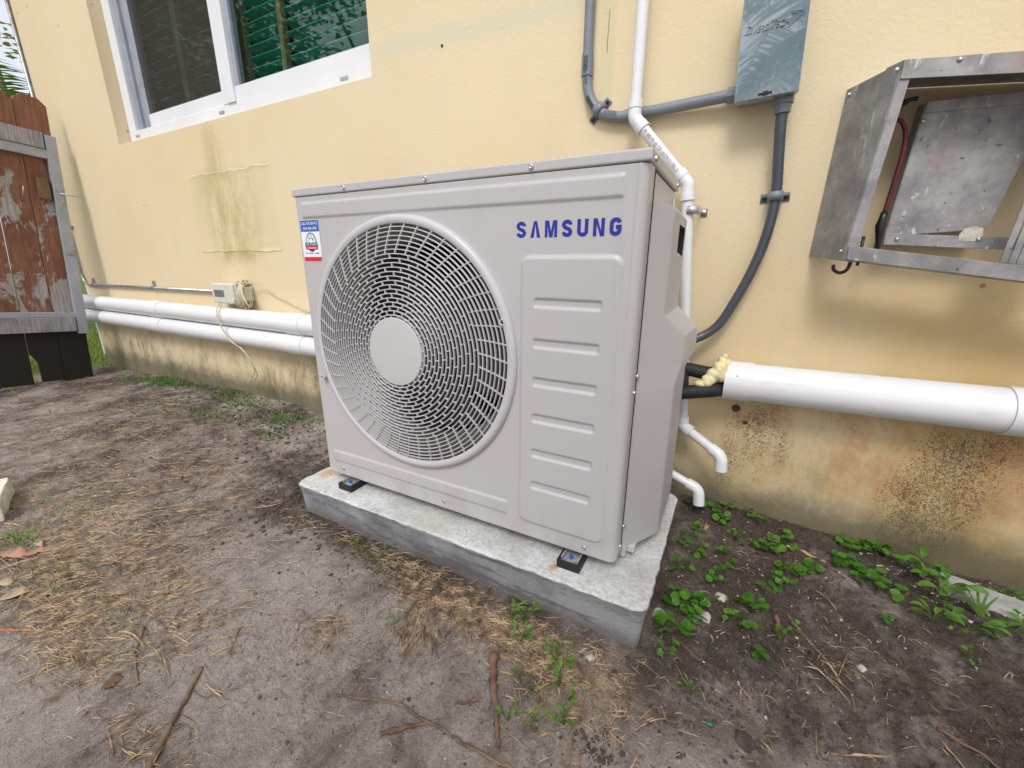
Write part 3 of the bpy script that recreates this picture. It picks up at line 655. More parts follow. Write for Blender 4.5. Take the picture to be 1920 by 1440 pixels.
for i in range(-1, 14):
    r0 = .079 if i < 0 else radii[i]; r1 = radii[i+1]; nn = 25
    for k in range(nn):
        a_ = 2*PI*(k+(i*0.5) % 1 + 0.07*i)/nn
        ribbon(b, barpts(r0, r1, a_, a_+R(0.6), 1), .0010, .0048)
tag(b.build('short_ribs', M['grille'], gr), kind='stuff')
b = MB(); b.lathe([(.081,dome(.081)-.011),(.081,dome(.081)-.001),(.0795,dome(.081)+.0008),(.06,dome(.081)+.0022),(.03,dome(.081)+.003),(.00001,dome(.081)+.0032)], 72, GM); b.build('hub_cap', M['grille'], gr, auto=45)
for x, z in ((.616,.495),(.040,.302)):
    b = MB(); b.lathe([(.0075,.006),(.0075,.0135),(.0055,.0140),(.0048,.0118),(.00001,.0116)], 20, GM); o = b.build('screw_boss', M['grille'], gr, auto=40, loc=(x-GC[0], 0, z-GC[1]))
    c_ = MB(); c_.lathe([(.0042,.0118),(.003,.0128),(.00001,.0128)], 12, GM); c_.build('screw', M['steel'] if x < .3 else M['dark'], gr, loc=(x-GC[0], 0, z-GC[1]))
# shroud and fan
b = MB(); b.lathe([(.2855,.0),(.2855,-.012),(.278,-.030),(.262,-.055),(.252,-.075),(.250,-.12)], 96, T(GC[0],0,GC[1]) @ FRONT); A(b, 'fan_shroud', M['inner'], smooth=True)
b = MB(); b.box((.006,.30,.01),(.618,.324,.766)); A(b, 'coil', M['dark'])
fan = empty('fan', Vector((GC[0], .10, GC[1]))-ao); fan.parent = ac
b = MB(); b.lathe([(.06,.02),(.055,.03),(.00001,.034)], 32, GM); b.lathe([(.06,.02),(.06,-.06)], 32, GM); b.build('hub', M['blade'], fan, smooth=True)
b = MB(); vs = []; na, nr_ = 12, 6
for i in range(nr_+1):
    for j in range(na+1):
        r_ = .058+(.243-.058)*i/nr_; a_ = R(-38+(88+8*i/nr_)*j/na)+R(10)*i/nr_; vs.append(Vector((r_*math.cos(a_), r_*math.sin(a_), .030-.075*j/na+.008*math.sin(PI*j/na))))
fs = [(i*(na+1)+j, (i+1)*(na+1)+j, (i+1)*(na+1)+j+1, i*(na+1)+j+1) for i in range(nr_) for j in range(na)]
b.add([GM @ v for v in vs], fs); o = b.build('blade', M['blade'], fan, smooth=True); bl = o.data
for k in (1, 2): link('blade', bl, fan, rot=(0, 2*PI*k/3, 0))
# blue lettering: letters drawn as ribbons and outlines on a cell 1 wide x 1 high
def stroke(mb, pts, wd, M_, dz=0.0003):
    P2 = [Vector((p[0], p[1])) for p in pts]; L_ = []; R_ = []
    for i, p in enumerate(P2):
        a_ = (P2[i]-P2[i-1]).normalized() if i else None; c_ = (P2[i+1]-P2[i]).normalized() if i < len(P2)-1 else None
        if a_ is None: n_ = Vector((-c_.y, c_.x)); k = 1
        elif c_ is None: n_ = Vector((-a_.y, a_.x)); k = 1
        else:
            n_ = (Vector((-a_.y, a_.x))+Vector((-c_.y, c_.x))).normalized(); k = 1/max(.35, n_.dot(Vector((-a_.y, a_.x))))
        L_.append(p+n_*wd/2*k); R_.append(p-n_*wd/2*k)
    n = len(P2); vs = [M_ @ Vector((q.x, q.y, dz)) for q in L_+R_]
    mb.add(vs, [(n+i, n+i+1, i+1, i) for i in range(n-1)])
def poly(mb, pts, M_, dz=0.0003): mb.add([M_ @ Vector((x, y, dz)) for x, y in pts], [tuple(range(len(pts)))])
def arc(cx, cy, rx, ry, a0, a1, n=8): return [(cx+rx*math.cos(R(a0+(a1-a0)*k/n)), cy+ry*math.sin(R(a0+(a1-a0)*k/n))) for k in range(n+1)]
LH, LWd, SW = .0295, .0205, .0066
h = LH; w0 = LWd; s = SW
def letS():
    e = s/2; 
    return [('s', arc(w0/2, h-e-.0058, w0/2-e, .0058, 5, 90, 6)[0:1]+arc(w0/2, h-e-.0058, w0/2-e, .0058, 10, 180, 10)+[(w0*.30, h*.56),(w0*.70, h*.44)]+arc(w0/2, e+.0058, w0/2-e, .0058, 0, -175, 10), s)]
def letU(): e = s/2; return [('s', [(e, h),(e, .009)]+arc(w0/2, .009, w0/2-e, .009-e, 180, 360, 10)[1:-1]+[(w0-e, .009),(w0-e, h)], s)]
def letG(): e = s/2; return [('s', arc(w0/2, h-.009, w0/2-e, .009-e, 10, 180, 10)+arc(w0/2, .009, w0/2-e, .009-e, 180, 360, 10)+[(w0-e, h*.48),(w0*.52, h*.48)], s)]
def letA(): t = .0072; return [('p', [(0,0),(t,0),(w0*.5+.0002,h*.80),(w0*.5+.0002,h),(w0*.36,h)]), ('p', [(w0*.5+.0002,h),(w0*.5+.0002,h*.80),(w0*1.02-t,0),(w0*1.02,0),(w0*.66,h)])]
wm = .0245
def letM(): t = .0056; c_ = wm/2; return [('p', [(0,0),(t,0),(t,h*.72),(c_-.0034,0),(c_,0),(c_,h*.34),(t+.0026,h),(0,h)]), ('p', [(c_,0),(c_+.0034,0),(wm-t,h*.72),(wm-t,0),(wm,0),(wm,h),(wm-t-.0026,h),(c_,h*.34)])]
def letN(): t = .0062; return [('p', [(0,0),(t,0),(t,h*.70),(w0-t-.001,0),(w0,0),(w0,h),(w0-t,h),(w0-t,h*.30),(t+.001,h),(0,h)])]
b = MB(); x = .6405
for L_, wd_ in ((letS, w0),(letA, w0*1.02),(letM, wm),(letS, w0),(letU, w0),(letN, w0),(letG, w0)):
    Mx = T(x, -.0002, .6575) @ FRONT
    for it in L_():
        if it[0] == 's': stroke(b, it[1], it[2], Mx)
        else: poly(b, it[1], Mx)
    x += wd_+.0089
bmx = A(b, 'blue_lettering', M['blue'])
# service sticker
st = A(MB(), 'service_sticker', M['pvc']); SM = T(.0115,-.0006,.612) @ FRONT; SM = T(-ao.x,-ao.y,-ao.z) @ SM
M['stwhite'] = simple('sticker_white', (0.80,0.82,0.88), 0.35, var=0.01); M['stblue'] = simple('sticker_blue', (0.02,0.10,0.42), 0.35, var=0.02); M['stred'] = simple('sticker_red', (0.62,0.02,0.035), 0.35, var=0.02); M['stnavy'] = simple('sticker_navy', (0.03,0.05,0.10), 0.35); M['stsky'] = simple('sticker_pale_blue', (0.45,0.68,0.75), 0.35)
SWd, SH = .070, .102
def sp_(name, pts, mat, dz): b = MB(); poly(b, pts, SM, dz); return b.build(name, mat, st)
sp_('sticker_sheet', [(0,0.014),(.0015,0),(SWd-.003,0),(SWd,.014),(SWd,SH),(0,SH)], M['stwhite'], 0)
sp_('blue_header', [(.001,.074),(SWd-.001,.074),(SWd-.001,SH-.001),(.001,SH-.001)], M['stblue'], .0002)
sp_('red_footer', [(.001,.012),(.0025,.001),(SWd-.004,.001),(SWd-.001,.012)], M['stred'], .0002)
sp_('emblem_disc', arc(.035,.0485,.0205,.0235,0,360,28)[:-1], M['stnavy'], .0002)
sp_('emblem_disc', arc(.035,.0500,.0180,.0200,0,360,28)[:-1], M['stsky'], .0004)
b = MB()
for cx, cy, rx, ry in ((.030,.060,.005,.005),(.041,.060,.005,.005),(.035,.051,.007,.006),(.022,.053,.0025,.006),(.049,.053,.0025,.006)): poly(b, arc(cx,cy,rx,ry,0,360,12)[:-1], SM, .0006)
b.build('emblem_snow', M['stwhite'], st)
b = MB(); stroke(b, [(.026,.064),(.031,.056),(.034,.060)], .0016, SM, .0008); stroke(b, [(.038,.062),(.041,.055),(.045,.059)], .0016, SM, .0008); b.build('emblem_lines', M['stnavy'], st)
sp_('emblem_banner', [(.011,.039),(.059,.039),(.058,.047),(.012,.047)], M['stnavy'], .0009)
sp_('emblem_ribbon', [(.013,.0305),(.057,.0305),(.059,.0385),(.011,.0385)], M['stred'], .0009)
for body, size, y, mt, dz, sx in (('CALL FOR SERVICE', .0098, .0905, 'stwhite', .0004, .74), ('(954) 900-1098', .0098, .0785, 'stwhite', .0004, .86), ('COOL BY DESIGN', .0064, .0408, 'stwhite', .0011, .83), ('AIR CONDITIONING', .0048, .0325, 'stwhite', .0011, .85), ('Service  -  Maintenance  -  Installation', .0040, .0205, 'stnavy', .0004, .88)) :
    text_mesh('sticker_print', body, size, M[mt], st, SM @ T(.035, y, dz), extrude=0, bold=0.0001, sx=sx)
# feet on rubber pads
for x in (.098, .787):
    for y in (-.030, .27):
        ft = empty('foot', Vector((x, y, -.0295))-ao); ft.parent = ac
        b = MB(); wd, dp = .026, .075 if y < 0 else .08
        b.box((-wd,0,0),(wd,dp,.008)); b.box((-wd,0,.008),(-wd+.005,dp,.019)); b.box((wd-.005,0,.008),(wd,dp,.019)); b.box((-wd+.005,0,.008),(wd-.005,.005,.019)); b.build('rubber_pad', M['rubber'], ft, bevel=.001)
        b = MB(); b.box((-wd+.006,.012,.0085),(wd-.006,dp,.0115)); b.box((-wd+.006,.010,.0115),(-wd+.009,dp,.022)); b.box((wd-.009,.010,.0115),(wd-.006,dp,.022)); b.build('bracket', M['zinc'], ft)
        b = MB(); b.lathe([(.0155,.0116),(.0155,.0136),(.00001,.0138)], 24, T(-.001,.024,0)); b.build('washer', M['zinc'], ft)
        b = MB(); b.lathe([(.0052,.0138),(.0052,.0195),(.004,.021),(.00001,.0212)], 6, T(-.001,.024,0)); b.build('bolt', M['blueb'], ft)

# ------------------------------------------------------------------ concrete pad
def rr_outline(x0, y0, x1, y1, r_, step=0.004):
    pts = []
    def seg(a_, c_):
        L = math.dist(a_, c_); k = max(1, int(L/step))
        for i in range(k): t = i/k; pts.append((a_[0]+(c_[0]-a_[0])*t, a_[1]+(c_[1]-a_[1])*t))
    def crn(cx, cy, a0):
        for i in range(8): a_ = R(a0+90*i/8); pts.append((cx+r_*math.cos(a_), cy+r_*math.sin(a_)))
    seg((x0+r_,y0),(x1-r_,y0)); crn(x1-r_,y0+r_,-90); seg((x1,y0+r_),(x1,y1-r_)); crn(x1-r_,y1-r_,0); seg((x1-r_,y1),(x0+r_,y1)); crn(x0+r_,y1-r_,90); seg((x0,y1-r_),(x0,y0+r_)); crn(x0+r_,y0+r_,180)
    return pts
px0, py0, px1, py1 = -.072, -.070, .962, .412
base = np.array(rr_outline(px0, py0, px1, py1, .026)); n = len(base)
prv = np.roll(base, 1, 0); nxt = np.roll(base, -1, 0); tn = nxt-prv; tn /= np.linalg.norm(tn, axis=1)[:, None]; nr2 = np.stack([tn[:, 1], -tn[:, 0]], 1)
def lv(off, z, an, s_, az=0.0):
    o_ = off+an*(fbm(base[:, 0]*40, base[:, 1]*40, 4, s_, .65)-0.5)*2; q = base+nr2*np.array(o_)[:, None]
    zz_ = z+az*(fbm(q[:, 0]*30, q[:, 1]*30, 4, s_+3)-0.5)*2
    return np.column_stack([q, np.broadcast_to(zz_, (n,))])
rings = [lv(-.012, -.165, .001, 60), lv(-.011, -.125, .0012, 61), lv(-.008, -.085, .0012, 62), lv(-.005, -.055, .0015, 63), lv(-.003, -.040, .0022, 64, .002), lv(.000, -.0350, .0045, 65, .0015), lv(-.0015, -.0315, .0045, 66, .0012), lv(-.0045, -.0300, .0035, 67, .001)]
for k in range(1, 4): rings.append(lv(-.0045-.0050*k, -.0300, 0.0006, 70+k, .0009-.0003*k))
vs = np.concatenate(rings); me_b = MB(); me_b.v = [tuple(v) for v in vs]
for i in range(len(rings)-1):
    for j in range(n): me_b.f.append((i*n+j, i*n+(j+1) % n, (i+1)*n+(j+1) % n, (i+1)*n+j))
me_b.f.append(tuple((len(rings)-1)*n+j for j in range(n))); me_b.m = [0]*len(me_b.f)
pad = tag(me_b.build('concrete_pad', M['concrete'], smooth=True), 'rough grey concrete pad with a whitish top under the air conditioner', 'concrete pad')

# ------------------------------------------------------------------ conduits, disconnect box
gc = empty('grey_conduit', (.571, .56, 1.1), 'grey plastic conduit running down the wall and bending across to the grey box', 'conduit'); o_ = Vector(gc.location)
path = [(.570,.558,2.2),(.572,.558,1.15),(.573,.558,1.10)]; path2 = spline([(.572,.558,1.165),(.5725,.558,1.115),(.584,.558,1.07),(.604,.558,1.040),(.632,.558,1.018),(.668,.558,1.008),(.705,.558,1.0055)], 6)
b = MB(); b.tube([Vector(p)-o_ for p in path[:2]], .0138, 20); b.build('straight_pipe', M['pvcgrey'], gc, auto=40)
b = MB(); b.tube([Vector(p)-o_ for p in path2], .0138, 20); b.tube([Vector((.5718,.558,1.175))-o_, Vector((.5722,.558,1.12))-o_], .0160, 20); b.tube([Vector((.690,.558,1.0058))-o_, Vector((.745,.558,1.0065))-o_], .0165, 20); b.build('elbow_pipe', M['pvcgrey'], gc, auto=40)
b = MB(); b.tube([Vector((.70,.558,1.0055))-o_, Vector((.962,.545,1.0125))-o_], .0138, 20); b.build('straight_pipe', M['pvcgrey'], gc, auto=40)
b = MB(); b.tube([Vector((.944,.546,1.012))-o_, Vector((.966,.545,1.0126))-o_], .0185, 10); b.build('connector', M['pvcgrey'], gc, auto=30)
b = MB()                                     # printed bar code and lettering on the bend
for k in range(9): z = 1.165-.004*k; b.add([Vector(p)-o_ for p in ((.566,.5415,z),(.578,.5415,z),(.578,.5415,z-.0018),(.566,.5415,z-.0018))], [(0,1,2,3)])
for k in range(8):
    t = R(203+2.6*k); 
    cx, cz, rr2 = .668, 1.103, .0955
    for dr in (0,): 
        p = Vector((cx+rr2*math.cos(t), .5436, cz+rr2*math.sin(t))); u_ = Vector((math.cos(t),0,math.sin(t)))*.006; v_ = Vector((-math.sin(t),0,math.cos(t)))*.0013
        b.add([p-u_-v_-o_, p+u_-v_-o_, p+u_+v_-o_, p-u_+v_-o_], [(0,1,2,3)])
for k in range(9): x = .632+.0042*k; b.add([Vector(p)-o_ for p in ((x,.5436,1.005+(.668-x)*.25),(x+.0018,.5436,1.005+(.668-x)*.25),(x+.0018,.5436,1.017+(.668-x)*.25),(x,.5436,1.017+(.668-x)*.25))], [(0,1,2,3)])
b.build('bar_code', M['ink'], gc)
text_mesh('printed_name', 'Cantex', .016, M['ink'], gc, T(.5735-o_.x, .5420-o_.y, 1.120-o_.z) @ FRONT @ Matrix.Rotation(R(-80), 4, 'Z') @ T(0,-.004,0), extrude=0)
def clamp(name, label, c_, ang, r_, mat, wide=.038, one=False, group=None):
    root = empty(name, c_, label, 'pipe clamp', group, rot=(0, ang, 0)); b = MB(); yy = WY-c_[1]-.001
    pts = [(-wide, yy-.0015, 0), (-r_-.004, yy-.0015, 0)] if not one else [(-r_-.002, yy-.002, 0)]
    pts += [((r_+.0025)*math.cos(a_), -(r_+.0025)*math.sin(a_), 0) for a_ in [PI*(1-k/12) for k in range(13)]]
    pts += [(r_+.004, yy-.0015, 0), (wide, yy-.0015, 0)]
    vs = []; 
    for p in pts: vs += [Vector((p[0], p[1], -.010)), Vector((p[0], p[1], .010))]
    b.add(vs, [(2*i, 2*i+1, 2*i+3, 2*i+2) for i in range(len(pts)-1)]); o = b.build('band', mat, root, auto=60); sl = o.modifiers.new('solid', 'SOLIDIFY'); sl.thickness = .0025; sl.offset = 0
    for sx_ in ((1,) if one else (-1, 1)):
        b = MB(); b.lathe([(.0055,0),(.0055,.002),(.003,.0032),(.00001,.0032)], 12, T(sx_*(wide-.008), yy-.003, 0) @ FRONT); b.build('screw', M['black'] if not one else M['steel'], root, auto=40)
    return root
clamp('pipe_clamp', 'grey two-hole clamp on the bend of the grey conduit', (.613,.558,1.033), R(-45), .0138, M['pvcgrey'], .036)
clamp('pipe_clamp', 'grey two-hole clamp holding the dark flexible whip to the wall', (1.084,.545,.775), R(-2), .0125, M['pvcgrey'], .032)
clamp('pipe_clamp', 'shiny galvanised clamp on the white pipe behind the unit', (.896,.515,.748), R(2), .0150, M['zinc'], .034, one=True)
# white supply pipe
wp = empty('white_pipe', (.726,.515,1.0), 'thin white plastic pipe coming down the wall and jogging behind the unit', 'pipe'); o_ = Vector(wp.location)
pts = [Vector(p) for p in ((.720,.515,2.2),(.7265,.515,.985),(.8795,.515,.812),(.905,.515,.52),(.9405,.515,.145),(1.055,.462,.093),(1.061,.459,.050))]
for a_, c_ in ((0,1),(1,2),(2,4),(4,5)):
    b = MB(); b.tube([pts[a_]-o_, pts[c_]-o_], .0145 if a_ < 4 else .0135, 24); b.build('straight_pipe', M['pvc'], wp, auto=40)
def fitting(i, a_, c_, r_=.0185, par=wp, oo=o_, P3=pts, Lr=.04):
    p = P3[i]; da = (P3[a_]-p).normalized(); dc = (P3[c_]-p).normalized(); b = MB()
    b.tube([q-oo for q in bend([p+da*Lr, p, p+dc*Lr], .022, 8)], r_-.0015, 24); b.tube([p+da*Lr-oo, p+da*(Lr-.018)-oo], r_, 24); b.tube([p+dc*Lr-oo, p+dc*(Lr-.018)-oo], r_, 24); b.build('elbow', M['pvc'], par, auto=50)
fitting(1,0,2); fitting(2,1,3); fitting(4,3,5,.0185,Lr=.032)
b = MB(); b.tube([q-o_ for q in bend([pts[5]+(pts[4]-pts[5]).normalized()*.035, pts[5], pts[5]+Vector((.004,-.002,-.042))], .030, 10)], .0165, 24, cap=False); b.build('elbow', M['pvc'], wp, auto=50)
b = MB(); p = pts[5]+Vector((.004,-.002,-.0419)); b.disc((0,0,0), .0135, 20, T(*(p-o_))); b.build('open_end', M['dark'], wp)
dv = (pts[2]-pts[1]).normalized(); an = math.atan2(dv.z, dv.x); mid_ = pts[1].lerp(pts[2], .52)
text_mesh('printed_line', 'PR 480 PSI @ 73F (ASTM D1785-21)', .0135, M['inkgrey'], wp, T(*(mid_-o_+Vector((0,-.0149,0)))) @ FRONT @ Matrix.Rotation(an, 4, 'Z') @ T(0,-.0045,0), extrude=0, sx=.72)
# lower condensate drain
dp_ = empty('condensate_drain', (.90,.46,.0), 'lower short white drain pipe with an elbow poking out behind the unit', 'pipe'); o2 = Vector(dp_.location)
P2 = [Vector(p) for p in ((.80,.50,.04),(1.010,.462,-.024),(1.016,.459,-.070))]
b = MB(); b.tube([P2[0]-o2, P2[1]-o2], .0125, 24); b.build('straight_pipe', M['pvc'], dp_, auto=40)
b = MB(); b.tube([q-o2 for q in bend([P2[1]+(P2[0]-P2[1]).normalized()*.035, P2[1], P2[2]], .028, 10)], .0160, 24, cap=False); b.build('elbow', M['pvc'], dp_, auto=50)
b = MB(); b.disc((0,0,0), .013, 20, T(*(P2[2]-o2+Vector((0,0,.0005))))); b.build('open_end', M['dark'], dp_)
# disconnect box
bx = empty('electrical_box', (1.028,.575,.985), 'blue-grey metal electrical disconnect box with raised lettering on its cover', 'electrical box', rot=(0, R(-2.3), 0))
b = MB(); b.box((-.060,-.076,.006),(.060,-.002,.235)); b.build('box_body', M['boxgrey'], bx, bevel=.002)
b = MB(); b.box((-.064,-.085,-.004),(.064,-.0765,.238)); b.box((-.064,-.0765,.0),(-.0615,-.05,.238)); b.box((.0615,-.0765,.0),(.064,-.05,.238)); b.box((-.0615,-.0765,-.004),(.0615,-.060,-.0015)); b.build('cover', M['boxgrey'], bx, bevel=.0025, seg=3)
for body, size, x in (('D', .0235, -.0560), ('IVERSI', .0170, -.0440), ('T', .0235, -.0075), ('ECH', .0170, .0035)):
    text_mesh('raised_lettering', body, size, M['boxgrey'], bx, T(x,-.0852,.128) @ FRONT, extrude=.0026, shear=.22, bold=0, sx=.80, align='LEFT')
b = MB(); Mx = T(.0395,-.0852,.1365) @ FRONT
for pl in ([(-.012,.014),(.016,.009),(-.010,-.012)],): 
    pass
def bar2(mb, p, q, wd, Mx):
    p = Vector(p); q = Vector(q); d_ = (q-p).normalized(); nn = Vector((-d_.y, d_.x))*wd/2
    c4 = [p+nn, q+nn, q-nn, p-nn]; mb.hexa([Mx @ Vector((c.x,c.y,-.0005)) for c in reversed(c4)]+[Mx @ Vector((c.x,c.y,.0019)) for c in reversed(c4)])
bar2(b, (-.008,.016), (.0155,.0115), .0026, Mx); bar2(b, (.0155,.0095), (-.011,-.013), .0026, Mx); bar2(b, (-.007,.0125), (.006,.0085), .0022, Mx); bar2(b, (.006,.0065), (-.008,-.0065), .0020, Mx)
b.build('raised_arrow', M['boxgrey'], bx)
b = MB(); b.box((-.016,-.0875,.001),(.012,-.0855,.006)); b.box((-.006,-.0905,.000),(.004,-.0855,.0075)); b.build('hasp', M['black'], bx, bevel=.0008)
# whip
wh = empty('flexible_whip', (1.07,.535,.98), 'dark grey flexible conduit drooping from the box to the unit', 'cable'); o3 = Vector(wh.location)
b = MB(); b.tube([Vector(p)-o3 for p in ((1.066,.532,.993),(1.067,.532,.972),(1.067,.532,.9715),(1.068,.532,.953))], [.021,.021,.0175,.0165], 10); b.build('connector', M['pvcgrey'], wh, auto=30)
wpts = spline([(1.068,.532,.985),(1.069,.533,.93),(1.076,.540,.86),(1.084,.546,.775),(1.079,.546,.69),(1.062,.545,.61),(1.033,.543,.525),(.995,.540,.445),(.94,.52,.405),(.89,.47,.40)], 16)
b = MB(); b.tube([p-o3 for p in wpts], [.0118+.0006*(i % 2) for i in range(len(wpts))], 18); b.build('hose', M['whip'], wh, smooth=True)

# ------------------------------------------------------------------ cable box, thin steel conduit on the left
em = empty('thin_conduit', (-3.25,.563,.45), 'thin galvanised conduit coming down by the gate and running along above the pipes', 'conduit'); o4 = Vector(em.location)
b = MB(); b.tube([p-o4 for p in bend([(-3.29,.563,2.5),(-3.30,.563,.445),(-1.42,.563,.452)], .09, 10)], .0095, 14); b.build('steel_pipe', M['steelgrey'], em, smooth=True)
for x, z in ((-3.14,.446),(-2.24,.449),(-3.296,.85)):
    b = MB(); b.box((-.008,-.013,-.013),(.008,.004,.013)); b.box((-.006,-.002,.013) if x > -3.2 else (.013,-.002,-.006),(.006,.011,.045) if x > -3.2 else (.045,.011,.006)); b.build('strap', M['steelgrey'], em, loc=Vector((x,.563,z))-o4, bevel=.001)
cb = empty('cable_box', (-1.37,.575,.40), 'small cream telephone box on the wall wound with cream cable', 'junction box'); o5 = Vector(cb.location)
def CB(name, bxs, mat, **k):
    b = MB()
    for q in bxs: b.box(Vector(q[:3])-o5, Vector(q[3:])-o5)
    return b.build(name, mat, cb, **k)
CB('box_body', [(-1.40,.520,.412,-1.205,.574,.488)], M['meter'], bevel=.008, seg=3)
CB('cover', [(-1.462,.500,.398,-1.262,.560,.502)], M['meter'], bevel=.008, seg=3)
CB('label_plate', [(-1.435,.4985,.432,-1.345,.5005,.468)], M['inkgrey'], bevel=.001)
CB('latch', [(-1.285,.4965,.405,-1.262,.503,.425)], M['meter'], bevel=.002)
cc = empty('cream_cable', (-1.22,.55,.46), 'cream cable coiled round the small box with a loop hanging to the ground', 'cable'); o6 = Vector(cc.location)
rnd = random.Random(5); b = MB()
for k in range(13):
    cx = -1.222+rnd.uniform(-.035,.025); r0 = .060+rnd.uniform(-.006,.010); cz = .45+rnd.uniform(-.006,.006); sl = rnd.uniform(-.03,.03)
    b.tube([Vector((cx+.035*math.cos(a_+.4)+sl*math.sin(a_), .533-.040*math.cos(a_+.3), cz+r0*math.sin(a_)))-o6 for a_ in [2*PI*i/28 for i in range(28)]], .0036, 6, closed=True)
b.build('coil', M['cablecream'], cc, smooth=True)
b = MB(); b.tube([p-o6 for p in spline([(-1.20,.52,.51),(-1.10,.545,.50),(-1.0,.555,.455),(-.85,.56,.405),(-.74,.565,.38),(-.6,.565,.36)], 8)], .0028, 6); b.build('trailing_wire', M['cablecream'], cc, smooth=True)
b = MB(); b.tube([p-o6 for p in spline([(-1.415,.51,.40),(-1.40,.475,.36),(-1.37,.462,.30),(-1.31,.462,.22),(-1.22,.462,.18),(-1.16,.465,.13),(-1.17,.49,.06),(-1.24,.51,.01),(-1.30,.53,-.025),(-1.33,.53,-.04),(-1.31,.53,-.02),(-1.22,.51,.0),(-1.155,.49,.04),(-1.15,.465,.12),(-1.20,.462,.18),(-1.25,.462,.19),(-1.33,.462,.25),(-1.37,.465,.33),(-1.385,.50,.40)], 8)], .0023, 6); b.build('hanging_loop', M['cablecream'], cc, smooth=True)

# ------------------------------------------------------------------ aluminium frame on the right
af = empty('aluminium_frame', (1.22,.575,.80), 'weathered aluminium box frame fixed to the wall at the right edge', 'metal frame'); o7 = Vector(af.location)
def prism(name, q, dv, mat, par=None, bevel=.0008):     # q: planar quad, extruded by dv
    dv = Vector(dv); b = MB(); qq = [Vector(p)-o7 for p in q]; b.hexa(qq+[p+dv for p in qq]); return b.build(name, mat, par or af, bevel=bevel)
FY = .43
prism('side_panel', [(1.180,.573,.632),(1.229,FY+.005,.622),(1.253,FY+.005,.989),(1.190,.573,.995)], (.003,.001,0), M['alu'])
prism('corner_angle', [(1.2115,.478,.6235),(1.2275,FY,.6195),(1.2545,FY,.990),(1.2375,.468,.9925)], (-.002,-.0015,0), M['alu'])
prism('corner_angle', [(1.2275,FY,.6195),(1.245,FY,.6165),(1.272,FY,.9885),(1.2545,FY,.990)], (0,.002,0), M['alu'])
def sl_(x, za, zb, xa=1.235, xb=1.51): return za+(zb-za)*(x-xa)/(xb-xa)
xe = 2.1
prism('top_bar', [(1.254,FY-.003,.958),(xe,FY-.003,sl_(xe,.9585,.941,1.255,1.41)),(xe,FY-.003,sl_(xe,.990,.974,1.255,1.41)),(1.254,FY-.003,.990)], (0,.003,0), M['alu'])
prism('top_plate', [(1.254,FY,.9865),(xe,FY,sl_(xe,.9865,.9705,1.255,1.41)),(xe,.573,sl_(xe,.9865,.9705,1.255,1.41)),(1.193,.573,.9915)], (0,0,.003), M['alu'])
prism('bottom_bar', [(1.232,FY-.006,.6225),(xe,FY-.006,sl_(xe,.6225,.583)),(xe,FY-.006,sl_(xe,.651,.6105)),(1.232,FY-.006,.651)], (0,.003,0), M['alu'])
prism('bottom_plate', [(1.232,FY-.003,.6225),(xe,FY-.003,sl_(xe,.6225,.583)),(xe,.50,sl_(xe,.6225,.583)),(1.21,.50,.6245)], (0,0,.003), M['alu'])
# back plate standing off the wall
bq = [(1.310,.520,.674),(1.472,.520,.684),(1.512,.520,.925),(1.325,.520,.931)]
prism('back_plate', bq, (0,.003,0), M['alu'])
prism('back_plate_flange', [(1.310,.520,.674),(1.325,.520,.931),(1.322,.556,.940),(1.307,.556,.672)], (-.002,0,0), M['alu'])
prism('back_plate_flange', [(1.325,.520,.915),(1.512,.520,.909),(1.512,.517,.931),(1.325,.517,.935)], (0,-.002,0), M['alu'])
prism('back_plate_strip', [(1.308,.517,.656),(1.52,.517,.642),(1.52,.517,.666),(1.308,.517,.680)], (0,-.003,0), M['alu'])
b = MB(); b.add([Vector(p)-o7 for p in ((1.430,.5135,.662),(1.462,.5135,.660),(1.466,.5135,.672),(1.464,.5135,.686),(1.452,.5135,.690),(1.436,.5135,.686),(1.430,.5135,.676))], [tuple(range(7))]); b.build('white_paint_patch', M['stone'], af)
# ribbed extrusion leaning inside on the right
for k in range(9):
    x = 1.487+.012*k; prism('rib_strip', [(x,.47-.001*(k % 2)*2,.617-.001*k),(x+.0105,.47-.001*(k % 2)*2,.616-.001*k),(x+.0305,.47-.001*(k % 2)*2,.94),(x+.020,.47-.001*(k % 2)*2,.94)], (0,.003,0), M['alu'])
for x, z, y in ((1.246,.975,FY-.0015),(1.194,.98,.557),(1.222,.640,FY+.01),(1.330,.667,.5135),(1.462,.664,.5135),(1.325,.90,.517),(1.335,.975,FY-.0035)):
    b = MB(); b.lathe([(.0045,0),(.004,.0015),(.002,.0024),(.00001,.0025)], 12, FRONT); b.build('rivet', M['steelgrey'], af, smooth=True, loc=Vector((x,y,z))-o7)
bc = empty('bungee_cord', (1.295,.50,.80), 'dark red bungee cord with black hooks hanging inside the aluminium frame', 'bungee cord'); o8 = Vector(bc.location)
b = MB(); b.tube([p-o8 for p in spline([(1.272,.50,.905),(1.286,.50,.900),(1.298,.50,.875),(1.301,.50,.835),(1.298,.50,.78),(1.294,.50,.722)], 8)], .0042, 10); b.build('cord', M['red'], bc, smooth=True)
b = MB(); b.tube([Vector(p)-o8 for p in ((1.294,.50,.724),(1.2935,.50,.708),(1.2925,.50,.695),(1.294,.50,.678),(1.296,.50,.655),(1.297,.50,.625))], [.0065,.0075,.0095,.0072,.0045,.003], 12); b.build('hook', M['black'], bc, smooth=True); b = MB()
b.tube([p-o8 for p in spline([(1.272,.50,.906),(1.266,.50,.912),(1.272,.497,.925),(1.289,.492,.936),(1.302,.488,.936)], 6)], [.0045]*10+[.0055]*8+[.004]*7, 10); b.build('hook', M['black'], bc, smooth=True)
